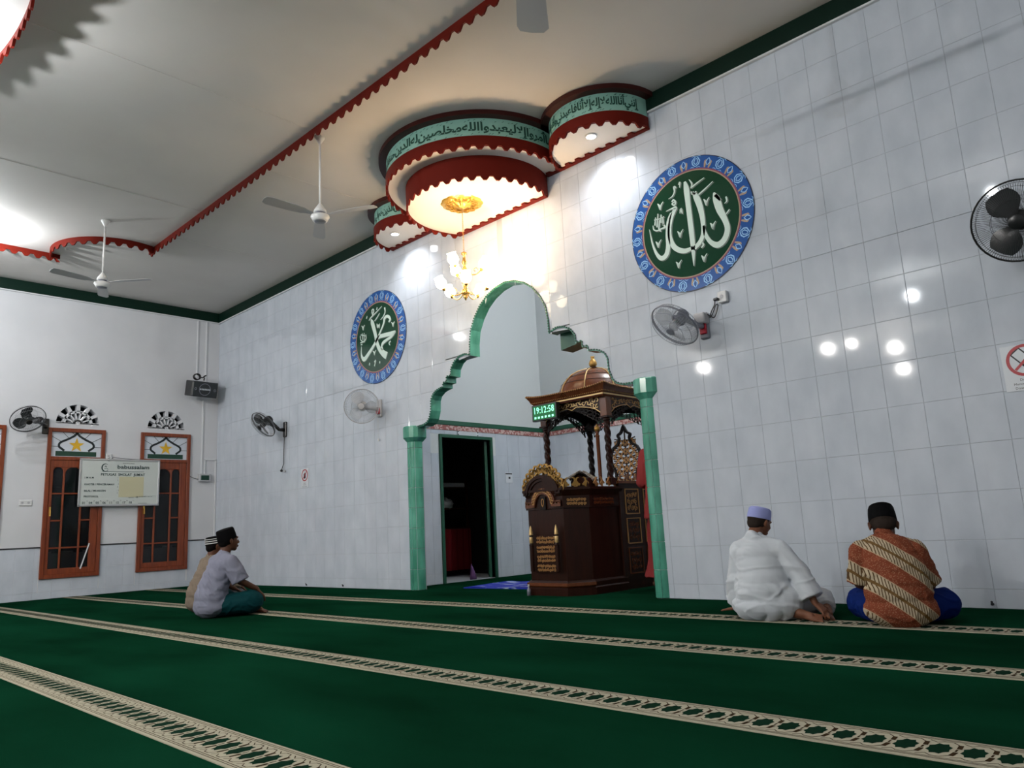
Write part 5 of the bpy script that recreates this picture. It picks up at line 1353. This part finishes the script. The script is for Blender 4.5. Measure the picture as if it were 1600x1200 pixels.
o_ = cl.build('folded_cloth', 'checked_cloth', None, True); o_.location = (MX + .215, .30, 1.172); o_.rotation_euler = (rad(-4), rad(4), rad(20)); tag(o_, 'checked brown cloth draped over a book rest on the pulpit top', 'cloth')
br_ = empty('book_rest', (MX + .215, .30, 1.074), label='small dark book rest on the pulpit top, under the checked cloth', cat='stand')
MB().prism([(-.10, 0), (.10, 0), (.10, .07), (0, .135), (-.10, .07)], lambda u, v, h: (u, h - .08, v), .16).build('rest', 'mahogany', br_)

# ------------------------------------------------------------------ niche contents
dr = empty('door_1', (NX0, DY0, 0), kind='structure')
MB().bbox(-.12, .025, -.045, .0, 0, DZ + .045, .003).bbox(-.12, .025, DY1 - DY0, DY1 - DY0 + .045, 0, DZ + .045, .003).bbox(-.12, .025, 0, DY1 - DY0, DZ, DZ + .045, .003).build('door_frame', 'dark_green', dr)
leaf = MB().bbox(-.78, 0, -.02, .02, .01, DZ - .01, .003).build('door_leaf', 'dark_green', dr); leaf.location = (-.06, DY1 - DY0 - .03, 0); leaf.rotation_euler = (0, 0, rad(-42))
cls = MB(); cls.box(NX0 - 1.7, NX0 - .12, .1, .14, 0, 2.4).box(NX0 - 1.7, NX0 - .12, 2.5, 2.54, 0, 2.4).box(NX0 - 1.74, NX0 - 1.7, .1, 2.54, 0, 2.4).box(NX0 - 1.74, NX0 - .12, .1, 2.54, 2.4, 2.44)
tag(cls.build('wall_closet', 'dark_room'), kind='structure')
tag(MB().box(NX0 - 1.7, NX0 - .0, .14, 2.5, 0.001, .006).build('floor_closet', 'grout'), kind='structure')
lamp('closet_spill', (NX0 - .9, 1.2, 2.2), .5, COOL, .1)
sh_ = empty('shelf_rack', (NX0 - 1.3, 1.5, 0), label='dark shelf rack inside the unlit side room', cat='shelf')
for z in (.72, 1.02, 1.34): MB().box(-.3, .3, -.7, .75, z, z + .025).build('shelf', 'mahogany', sh_)
for x_ in (-.28, .26):
    for y_ in (-.68, .72): MB().box(x_, x_ + .03, y_, y_ + .03, 0, 1.5).build('upright', 'mahogany', sh_)
def bundle(loc, s_, m_, label, seed, nm='folded_clothes'):
    mb_ = MB(); mb_.sphere((0, 0, 0), 1, 14, 9); r = random.Random(seed)
    mb_.v = [(x * s_[0] * (1 + .2 * math.sin(7 * z + x * 5 + seed)), y * s_[1] * (1 + .2 * math.sin(6 * x + seed)), max(z, -.6) * s_[2] * (1 + .25 * math.sin(9 * y + seed))) for x, y, z in mb_.v]
    o = mb_.build(nm, m_, None, True); o.location = (loc[0], loc[1], loc[2] + .6 * s_[2] * .9); tag(o, label, 'clothes')
bundle((NX0 - 1.12, 1.35, 1.045), (.14, .17, .10), 'cloth_grey', 'crumpled pale clothes at the left of the middle shelf in the dark room', 3)
bundle((NX0 - 1.12, 1.85, 1.045), (.13, .15, .10), 'cloth_grey', 'crumpled pale clothes at the right of the middle shelf in the dark room', 8)
t_ = MB().bbox(-.12, .12, -.5, .5, 0, .07, .01).build('paper_stack', 'cloth_grey'); t_.location = (NX0 - 1.14, 1.7, 1.366); tag(t_, 'pale long stack of papers on the top shelf in the dark room', 'papers')
mb_ = MB(); fold = [(-.3 + .6 * k / 24, .03 * math.sin(k * 1.3)) for k in range(25)]
mb_.ribbon([(u, v) for u, v in fold], .012, lambda u, v, h: (v, u, h), .62); o_ = mb_.build('red_cloth', 'cloth_red', None, True); o_.location = (NX0 - .92, 1.90, .10); tag(o_, 'dark red cloth hanging below the shelves in the dark room', 'cloth')
mb_ = MB().lathe([(.001, .22), (.02, .16), (.045, .05), (.05, 0)], 8); o_ = mb_.build('prayer_mat_roll', 'cloth_violet', None, True); o_.location = (NX0 - .05, 1.42, .008); o_.rotation_euler = (0, rad(-10), 0); tag(o_, 'violet pointed rolled cloth standing in the doorway', 'cloth')
# signs in the niche
t_ = empty('name_plate', (NX0 + .014, 1.36, 2.062), label='small white name plate above the dark doorway', cat='sign')
MB().box(0, .006, -.20, .20, -.028, .028).build('plate', 'sign_white', t_); MB().ribbon([(-.15, .012), (.15, .012)], .006, lambda u, v, h=0: (.0062 + h, u, v), .0004, side=False).ribbon([(-.15, -.008), (.15, -.008)], .005, lambda u, v, h=0: (.0062 + h, u, v), .0004, side=False).build('print_lines', 'light_grey_plastic', t_)
k_ = MB()
for y_, z_ in ((-.19, .02), (-.19, -.02), (.19, .02), (.19, -.02)): k_.sphere((.008, y_, z_), .008, 6, 4)
k_.build('screws', 'ink_black', t_)
t_ = empty('notice_sticker', (NX0 + .007, 2.17, 1.435), label='small white sticker on the niche wall right of the doorway', cat='sign')
MB().box(0, .002, -.075, .075, -.075, .075).build('paper', 'sign_white', t_); MB().ribbon([(-.07, .06), (.07, .06)], .018, lambda u, v, h=0: (.0022 + h, u, v), .0004, side=False).ribbon([(-.01, .0), (.03, .0)], .03, lambda u, v, h=0: (.0022 + h, u, v), .0004, side=False).build('print', 'ink_black', t_)
t_ = empty('wall_bracket', (NX0, 1.28, 3.37), label='small black hook with a white cable on the niche wall above the doorway', cat='bracket')
MB().tube([(0, 0, 0), (.05, 0, .02), (.05, 0, .08)], .014, 6).build('hook', 'black_wire', t_); MB().tube([(.04, 0, -.02), (.03, .02, -.30)], .010, 6).build('cable', 'white_plastic', t_)
t_ = socket('thermostat', lambda u, v, h=0: (u, NY - .006 - h, v), 8.22, 1.62, .10, .17, 'white wall control on the niche back wall beside the right column', (), .03, cat='control')
MB().box(8.195, 8.215, NY - .038, NY - .036, 1.62, 1.68).build('slot', 'ink_black', t_)
# blue prayer mat
mb_ = MB(); g = 14
for i in range(g + 1):
    for j_ in range(g + 1):
        u, v = i / g, j_ / g; mb_.v.append((-.56 + 1.12 * u + .03 * math.sin(v * 5), (-.46 + .92 * v + .04 * u), .012 + .008 * math.sin(u * 11 + v * 3)))
for i in range(g):
    for j_ in range(g): mb_.f.append((i * (g + 1) + j_, (i + 1) * (g + 1) + j_, (i + 1) * (g + 1) + j_ + 1, i * (g + 1) + j_ + 1))
k = len(mb_.v); mb_.v += [(x, y, .001) for x, y, z in mb_.v]
e = [i * (g + 1) for i in range(g + 1)] + [g * (g + 1) + j_ for j_ in range(1, g + 1)] + [i * (g + 1) + g for i in range(g - 1, -1, -1)] + [j_ for j_ in range(g - 1, 0, -1)]
for a, b in zip(e, e[1:] + e[:1]): mb_.f.append((a, b, b + k, a + k))
o_ = mb_.build('prayer_mat', 'blue_mat', None, True); o_.location = (6.62, .83, 0); o_.rotation_euler = (0, 0, rad(3)); tag(o_, 'bright blue patterned prayer mat on the niche carpet left of the pulpit', 'mat')
# lamp of the niche, above the arch
lamp('niche_lamp', (8.9, 1.6, 4.9), 145, (.95, .98, 1.0), .12)

# ================================================================== PEOPLE
from mathutils import noise
def fuse(mb_, voxel, it=3, folds=(), seed=0):
    me = mb_.mesh('tmp'); o = bpy.data.objects.new('tmp', me); col.objects.link(o)
    m_ = o.modifiers.new('r', 'REMESH'); m_.mode = 'VOXEL'; m_.voxel_size = voxel
    s_ = o.modifiers.new('s', 'SMOOTH'); s_.factor = .5; s_.iterations = it
    dg_ = bpy.context.evaluated_depsgraph_get(); ev = o.evaluated_get(dg_)
    out = bpy.data.meshes.new_from_object(ev, depsgraph=dg_)
    bpy.data.objects.remove(o); bpy.data.meshes.remove(me)
    if folds:
        ns = [v.normal.copy() for v in out.vertices]; off = Vector((seed * 3.1, seed * 1.7, seed * .9))
        for v, n_ in zip(out.vertices, ns):
            p = v.co; d = 0
            for amp, M_, pw in folds:
                q = M_ @ p + off; q = q + noise.noise_vector(p * 5 + off) * .35
                if pw == 9:
                    mk = max(0, min(1, .5 + 1.6 * noise.noise(p * 3.1 + off * 2))); d += amp * mk * (abs(math.sin(q.y * .5)) ** .7 - .6)
                else: d += amp * (max(0, 1 - abs(noise.noise(q)) * 3) ** pw)
            v.co = p + n_ * d
    out.shade_smooth(); return out
def stretch_m(dirn, along, across):
    """noise space: low frequency along dirn, high across"""
    d = Vector(dirn).normalized(); a = d.orthogonal().normalized(); b = d.cross(a)
    return Matrix((d * along, a * across, b * across))
def obj(name, me, m_, parent):
    o = bpy.data.objects.new(name, me); me.materials.clear(); me.materials.append(MAT[m_]); col.objects.link(o); o.parent = parent; return o
def hand(mb_, wr, d, n_, side, curl=.5, s=1.0):
    """wr wrist, d pointing direction, n_ back-of-hand normal, side +1 thumb towards d x n"""
    wr = Vector(wr); d = Vector(d).normalized(); n_ = Vector(n_); n_ = (n_ - d * n_.dot(d)).normalized(); x = d.cross(n_) * side
    for q in (-.022, -.008, .008, .022): mb_.cone(wr + x * q * .7 * s + d * .012 * s, .014 * s, wr + x * q * 1.15 * s + d * .085 * s, .0115 * s, 8)
    for q, L_ in zip((.030, .011, -.009, -.028), (.066, .074, .069, .054)):
        p = wr + x * q * s + d * .088 * s; a = curl * .5; v = d + x * q * 3
        for r0_, r1_, f_ in ((.0092, .0086, .45), (.0086, .0078, .32), (.0078, .0066, .23)):
            v = (v.normalized() - n_ * a).normalized(); p2 = p + v * L_ * f_ * s; mb_.cone(p, r0_ * s, p2, r1_ * s, 7); p = p2; a = curl * .55
    p = wr + x * .020 * s + d * .022 * s; v = (x * .9 + d * .75 - n_ * .25 * curl).normalized(); p2 = p + v * .042 * s; mb_.cone(p, .012 * s, p2, .0105 * s, 7)
    v = (v + d * .6).normalized(); mb_.cone(p2, .0105 * s, p2 + v * .032 * s, .008 * s, 7)
def foot(mb_, an, toe, upn=(0, 0, 1), s=1.0):
    an, toe = Vector(an), Vector(toe); d = (toe - an).normalized(); n_ = Vector(upn); n_ = (n_ - d * n_.dot(d)).normalized(); x = d.cross(n_)
    heel = an - d * .035 * s - n_ * .02 * s
    mb_.cone(heel, .030 * s, an + d * .06 * s - n_ * .018 * s, .028 * s, 10); mb_.cone(an, .034 * s, an + d * .09 * s - n_ * .012 * s, .024 * s, 10)
    for q in (-.024, 0, .024): mb_.cone(an + d * .06 * s + x * q * .6 * s - n_ * .018 * s, .020 * s, an + d * .145 * s + x * q * s - n_ * .026 * s, .015 * s, 8)
    for k, q in enumerate((-.032, -.016, -.002, .012, .027)):
        b = an + d * (.150 - .004 * (4 - k)) * s + x * q * s - n_ * .028 * s; mb_.cone(b, .0095 * s, b + d * (.018 + .004 * k) * s, .008 * s if k < 4 else .011 * s, 7)
def head_parts(mb_, T):
    def sp(c_, sc): mb_.sphere(T @ Vector(c_), 1, 16, 10, sc, T.to_3x3())
    sp((0, -.012, .028), (.074, .094, .088)); sp((0, .025, -.02), (.063, .066, .082)); sp((0, .055, -.082), (.030, .028, .024))
    sp((0, .035, -.06), (.052, .045, .04)); sp((0, .080, .030), (.048, .014, .013)); sp((0, .090, -.056), (.023, .010, .008)); sp((0, .088, -.066), (.020, .010, .007))
    sp((.034, .066, -.018), (.02, .018, .02)); sp((-.034, .066, -.018), (.02, .018, .02))
    mb_.cone(T @ Vector((0, .086, .018)), .008, T @ Vector((0, .106, -.022)), .011, 8); sp((.010, .097, -.028), (.008, .010, .007)); sp((-.010, .097, -.028), (.008, .010, .007))
    for s_ in (1, -1):
        sp((s_ * .078, -.008, -.005), (.009, .017, .030)); sp((s_ * .084, -.014, .004), (.006, .012, .020))
def person(name, loc, rz, label, J, skin='skin', hair='hair', cap=None, shirt=None, shirt_m='shirt_grey', legs_m='sarong_teal', sleeve=1.0, folds=(), seed=1, collar=None):
    t = empty(name, loc, rz, label, 'person')
    V = {k: Vector(v) for k, v in J.items() if isinstance(v, tuple) and len(v) == 3 and k != 'hrot'}
    hy, hp, ht = J['hrot']
    T = Matrix.Translation(V['head']) @ Matrix.Scale(J.get('hs', 1.0), 4) @ Matrix.Rotation(rad(hy), 4, 'Z') @ Matrix.Rotation(rad(hp), 4, 'X') @ Matrix.Rotation(rad(ht), 4, 'Y')
    B = MB(); head_parts(B, T)
    nk = V['neck']; B.cone(nk, .058, T @ Vector((0, -.02, -.05)), .052, 14)
    B.cone(V['pelvis'], .10, V['belly'], .10); B.cone(V['belly'], .10, V['chest'], .11); B.cone(V['chest'], .10, nk, .055)
    for s_ in 'LR':
        B.cone(V['chest'] + (V['sh' + s_] - V['chest']) * .3, .07, V['sh' + s_], .05); B.cone(V['sh' + s_], .048, V['el' + s_], .038); B.cone(V['el' + s_], .037, V['wr' + s_], .025)
        B.cone(V['pelvis'], .09, V['hip' + s_], .085); B.cone(V['hip' + s_], .075, V['kn' + s_], .055); B.cone(V['kn' + s_], .050, V['an' + s_], .033)
        d_ = V.get('hd' + s_, V['wr' + s_] - V['el' + s_]); hand(B, V['wr' + s_], d_, J.get('hn' + s_, (0, 0, 1)), 1 if s_ == 'L' else -1, J.get('curl' + s_, .5))
        foot(B, V['an' + s_], V['toe' + s_], J.get('fn' + s_, (0, 0, 1)))
    body = obj('body', fuse(B, .0062, 2), skin, t)
    # eyes
    for s_ in (1, -1):
        e = MB().sphere(T @ Vector((s_ * .030, .074, .006)), .0115, 10, 6).build('eye', 'eye_white', t, True); MB().sphere(T @ Vector((s_ * .030, .0825, .006)), .0055, 8, 5).build('iris', 'hair', e, True)
    # hair shell under the cap line
    H_ = MB(); R3 = T.to_3x3()
    H_.sphere(T @ Vector((0, -.022, .030)), 1, 18, 12, (.079, .094, .088), R3)
    H_.sphere(T @ Vector((0, -.055, -.015)), 1, 14, 9, (.062, .050, .055), R3)
    obj('hair', fuse(H_, .007, 2), hair, t)
    if cap: cap(T, t)
    # shirt
    S = MB(); shirt(S, V)
    obj('shirt' if name != 'x' else 'robe', fuse(S, .0085, 3, folds, seed), shirt_m, t)
    if collar:
        dcol = (T @ Vector((0, -.02, -.04)) - nk).normalized(); MB().tube([nk + dcol * a for a in (-.015, .0, .014)], [.073, .067, .063], 20, cap=False).tube([nk + dcol * a for a in (.014, -.01)], [.060, .064], 20, cap=False).build('collar', shirt_m, t, True)
    # trousers
    Lg = MB()
    Lg.sphere(V['pelvis'] + Vector((0, .01, -.01)), 1, 18, 12, (.17, .14, .115))
    kr = J.get('kr', .085)
    for s_ in 'LR':
        Lg.cone(V['hip' + s_], .10, V['kn' + s_], kr); a_ = V['kn' + s_].lerp(V['an' + s_], .88); Lg.tube([V['kn' + s_], V['kn' + s_].lerp(a_, .5), a_], [kr, kr * .86, J.get('hem', .062)], 14)
        Lg.sphere(V['kn' + s_], kr * 1.0, 12, 8)
    if J.get('lap'): 
        Lg.cone(V['knL'] * .6 + V['knR'] * .4, .06, V['knR'] * .6 + V['knL'] * .4, .06)
    lm = fuse(Lg, .009, 3, J.get('lfolds', ((.008, stretch_m((1, .3, 0), 4, 12), 2),)), seed + 5)
    for v in lm.vertices:
        if v.co.z < .006: v.co.z = .006
    obj('trousers' if not J.get('sarong') else 'sarong', lm, legs_m, t)
    return t, T
def clamp_floor(t, z=.003):
    for o in children(t):
        if o.type == 'MESH':
            for v in o.data.vertices:
                if v.co.z < z: v.co.z = z + (v.co.z - z) * .02
def round_cap(prof, m_, tilt=-6, back=0.0, name='cap'):
    def f_(T, t):
        M_ = T @ Matrix.Translation((0, -.012 + back, .0)) @ Matrix.Rotation(rad(tilt), 4, 'X')
        mb_ = MB(); n_ = 28
        for r, z in prof:
            for k in range(n_): a = 2 * PI * k / n_; mb_.v.append(tuple(M_ @ Vector((r * .93 * math.cos(a), r * 1.12 * math.sin(a), z))))
        for i in range(len(prof) - 1):
            for k in range(n_): mb_.f.append((i * n_ + k, i * n_ + (k + 1) % n_, (i + 1) * n_ + (k + 1) % n_, (i + 1) * n_ + k))
        o = mb_.build(name, m_, t, 'auto')
        return o, M_
    return f_
PECI = [(.082, .020), (.088, .020), (.086, .06), (.080, .105), (.074, .118), (.05, .126), (.001, .124)]
SKULL = [(.082, .028), (.089, .028), (.088, .06), (.083, .100), (.07, .114), (.04, .119), (.001, .120)]
def torso_shirt(r_hip=.165, r_bel=.155, r_ch=.15, wid=1.15, hem=None, sl=(.072, .078, .080), sfrac=.85, full=False):
    def f_(S, V):
        pv, bl_, ch_, nk = V['pelvis'], V['belly'], V['chest'], V['neck']
        for p, r, a in ((pv, r_hip, (1.18, .95, .8)), (pv.lerp(bl_, .5), (r_hip + r_bel) / 2, (1.15, .92, .85)), (bl_, r_bel, (1.12, .88, .95)), (bl_.lerp(ch_, .5), (r_bel + r_ch) / 2, (1.13, .85, .95)), (ch_, r_ch, (1.20, .80, .9))):
            S.sphere(p, r, 20, 12, a)
        S.cone(ch_ + (nk - ch_) * .3, r_ch * .78, nk, .066)
        for s_ in 'LR':
            sh, el, wr = V['sh' + s_], V['el' + s_], V['wr' + s_]
            S.cone(nk.lerp(ch_, .25), .07, sh, .066); S.cone(ch_.lerp(sh, .3), .10, sh - Vector((0, 0, .02)), .07)
            if full:
                e = el.lerp(wr, sfrac); S.tube([sh, sh.lerp(el, .5), el, el.lerp(e, .5), e], [sl[0], sl[0] * 1.05, sl[1], (sl[1] + sl[2]) / 2, sl[2]], 16); S.sphere(el, sl[1] * .98, 12, 8); S.sphere(sh, sl[0], 12, 8)
            else:
                e = sh.lerp(el, sfrac); S.tube([sh, sh.lerp(e, .5), e], [sl[0], sl[1], sl[2]], 16); S.sphere(sh, sl[0], 12, 8)
        if hem: hem(S, V)
    return f_
VF = ((.010, stretch_m((.5, 0, .8), 3.0, 11), 2), (.006, stretch_m((-.7, .2, .6), 4, 17), 2), (.003, stretch_m((1, 0, .1), 6, 26), 2))
# --- man in white, sitting with his back to us, leaning on his left hand
J = dict(pelvis=(0, .16, .125), belly=(-.02, .15, .29), chest=(-.035, .17, .47), neck=(-.05, .20, .61), head=(.005, .262, .725), hrot=(-42, -20, 6),
         shL=(-.165, .18, .525), elL=(-.205, .22, .31), wrL=(-.225, .31, .075), hdL=(-.75, .45, -.12), hnL=(0, 0, 1), curlL=.12,
         shR=(.13, .15, .525), elR=(.255, .13, .33), wrR=(.335, .08, .13), hdR=(.55, -.25, -.55), hnR=(.4, -.5, .75), curlR=.9,
         hipL=(-.10, .20, .10), hipR=(.11, .20, .10), knL=(-.10, .58, .10), knR=(.40, .36, .125), anL=(.22, .07, .06), anR=(.42, .19, .07), toeL=(.365, -.02, .045), toeR=(.45, .04, .04), fnL=(-.2, -.5, .8), fnR=(.5, .2, .6), kr=.085)
def white_hem(S, V):
    S.sphere((.0, .15, .11), 1, 24, 12, (.255, .17, .12)); S.sphere((.10, .16, .16), 1, 18, 10, (.17, .15, .13)); S.sphere((-.02, .13, .22), 1, 18, 10, (.215, .145, .15))
    S.sphere((-.19, .26, .10), 1, 12, 8, (.06, .09, .09))
WF = ((.016, stretch_m((-.55, .1, .75), 2, 75), 9), (.012, stretch_m((.9, 0, -.35), 2, 95), 9), (.008, stretch_m((.95, 0, .1), 1.5, 9), 3))
p1, T1 = person('person', (10.74, -1.16, 0), .441, 'man in a white robe and lilac cap sitting with his back to us', J, 'skin', 'hair_grey', round_cap(SKULL, 'cap_lilac', 8), torso_shirt(.185, .175, .150, hem=white_hem, sl=(.070, .078, .082), sfrac=.82, full=True), 'shirt_white', 'trousers_white', folds=WF, seed=3, collar=True)
# --- man in a batik shirt and black cap, cross-legged, back to us
J = dict(hs=1.17, pelvis=(.03, .16, .125), belly=(.03, .16, .29), chest=(.0, .21, .47), neck=(-.015, .27, .60), head=(-.005, .355, .675), hrot=(4, -32, 0),
         shL=(-.175, .23, .51), elL=(-.215, .27, .28), wrL=(-.12, .44, .20), hnL=(0, 0, 1), shR=(.165, .23, .50), elR=(.235, .29, .26), wrR=(.15, .48, .20), hnR=(0, 0, 1),
         hipL=(-.09, .20, .11), hipR=(.10, .20, .11), knL=(-.22, .48, .125), knR=(.31, .40, .125), anL=(.16, .58, .06), anR=(-.02, .50, .06), toeL=(.30, .60, .04), toeR=(-.16, .52, .04), kr=.105, lap=True, hem=.075)
def batik_hem(S, V):
    S.sphere((.025, .15, .11), 1, 24, 12, (.235, .165, .12)); S.sphere((.02, .14, .22), 1, 20, 12, (.205, .15, .15)); S.sphere((.02, .165, .36), 1, 20, 12, (.205, .145, .17))
    S.sphere((.17, .17, .14), 1, 10, 8, (.09, .08, .07))
p2, T2 = person('person', (11.54, -1.15, 0), .342, 'man in an orange-brown diagonal batik shirt and black cap sitting cross-legged', J, 'skin_dark', 'hair_grey', round_cap(PECI, 'velvet_black', 10), torso_shirt(.185, .18, .16, hem=batik_hem, sl=(.075, .080, .080), sfrac=.98), 'batik', 'trousers_blue', folds=((.008, stretch_m((-.7, 0, .6), 3, 10), 2), (.006, stretch_m((1, 0, .1), 3, 14), 2)), seed=9, collar=True)
# --- man in a grey shirt, seen from his right side
JS = dict(pelvis=(0, .0, .125), belly=(0, .02, .28), chest=(0, .085, .46), neck=(0, .125, .605), head=(0, .175, .745), hrot=(0, 3, 0),
         shL=(-.175, .12, .535), elL=(-.22, .19, .34), wrL=(-.20, .34, .25), hnL=(0, 0, 1), shR=(.175, .12, .535), elR=(.225, .20, .34), wrR=(.215, .38, .25), hdR=(.05, .5, -.5), hnR=(.2, .5, .8),
         hipL=(-.09, .04, .11), hipR=(.09, .04, .11), knL=(-.27, .28, .13), knR=(.25, .31, .135), anL=(.10, .42, .055), anR=(-.05, .36, .055), toeL=(.23, .46, .045), toeR=(-.2, .38, .04), kr=.11, lap=True, hem=.07, sarong=True)
def grey_hem(S, V):
    S.sphere((0, -.005, .10), 1, 20, 12, (.205, .15, .10)); S.sphere((0, .0, .2), 1, 20, 12, (.195, .15, .15)); S.sphere((.13, .06, .13), 1, 10, 8, (.075, .10, .085))
GF = ((.012, stretch_m((0, .9, .45), 2, 110), 9), (.010, stretch_m((.2, .7, -.6), 2, 130), 9), (.005, stretch_m((0, 1, .1), 2, 10), 3))
p3, T3 = person('person', (5.86, -2.69, 0), 0, 'man in a grey short-sleeved shirt, teal sarong and black cap sitting sideways', JS, 'skin_dark', 'hair', round_cap([(.082, .012), (.089, .012), (.088, .06), (.083, .112), (.076, .126), (.05, .13), (.001, .126)], 'velvet_black', 14), torso_shirt(.165, .16, .145, hem=grey_hem, sl=(.073, .083, .088), sfrac=1.0), 'shirt_grey', 'sarong_teal', folds=GF, seed=4, collar=True)
# --- man in beige behind him
J4 = dict(JS); J4.update(head=(0, .15, .72), neck=(0, .11, .59), hrot=(0, -6, 0)); J4['sarong'] = False
def striped(T, t):
    o, M_ = round_cap(SKULL, 'velvet_black', 12)(T, t)
    for z0, z1 in ((.040, .050), (.064, .074), (.088, .096)):
        mb_ = MB(); n_ = 28
        for r, z in ((.0895, z0), (.0885, z1)):
            for k in range(n_): a = 2 * PI * k / n_; mb_.v.append(tuple(M_ @ Vector((r * .94 * math.cos(a), r * 1.13 * math.sin(a), z))))
        for k in range(n_): mb_.f.append((k, (k + 1) % n_, n_ + (k + 1) % n_, n_ + k))
        mb_.build('cap_stripe', 'stripe_white', o, True)
p4, T4 = person('person', (5.14, -2.47, 0), 0, 'man in a beige shirt and striped black cap, mostly hidden behind the grey-shirted man', J4, 'skin_dark', 'hair', striped, torso_shirt(.165, .16, .145, hem=grey_hem, sl=(.07, .075, .07), sfrac=.8, full=True), 'shirt_beige', 'ink_black', folds=GF, seed=6)
for p, s_ in ((p1, .885), (p2, .87), (p3, .95), (p4, .91)): clamp_floor(p); p.scale = (s_, s_, s_)
# --- standing man in dusty red behind the right column
J5 = dict(pelvis=(0, 0, .86), belly=(0, 0, 1.02), chest=(0, .0, 1.24), neck=(0, 0, 1.43), head=(0, .03, 1.57), hrot=(0, -12, 0),
         shL=(-.18, 0, 1.38), elL=(-.235, -.02, 1.10), wrL=(-.16, .16, 1.04), hnL=(0, 0, 1), shR=(.18, 0, 1.38), elR=(.235, -.02, 1.10), wrR=(.16, .16, 1.04), hnR=(0, 0, 1),
         hipL=(-.10, 0, .84), hipR=(.10, 0, .84), knL=(-.13, .02, .46), knR=(.13, .02, .46), anL=(-.17, .0, .075), anR=(.15, .0, .075), toeL=(-.19, .14, .05), toeR=(.17, .14, .05), kr=.10, hem=.125, lfolds=((.014, stretch_m((0, 0, 1), 1.5, 12), 2),))
def red_hem(S, V):
    S.tube([(0, 0, 1.2), (0, 0, .95), (0, 0, .72)], [.165, .185, .215], 24)
    k = len(S.v)
p5, T5 = person('person', (8.785, .74, 0), 0, 'standing man in a dusty red tunic and trousers, mostly hidden by the right green column', J5, 'skin_dark', 'hair', round_cap(PECI, 'velvet_black', 6), torso_shirt(.16, .155, .155, hem=red_hem, sl=(.07, .07, .06), sfrac=.9, full=True), 'robe_red', 'robe_red', folds=((.010, stretch_m((0, 0, 1), 1.5, 11), 2),), seed=8)
for o in list(bpy.data.objects):
    if o.type == 'EMPTY' and not o.parent and 'category' not in o and 'kind' not in o: print('untagged', o.name)
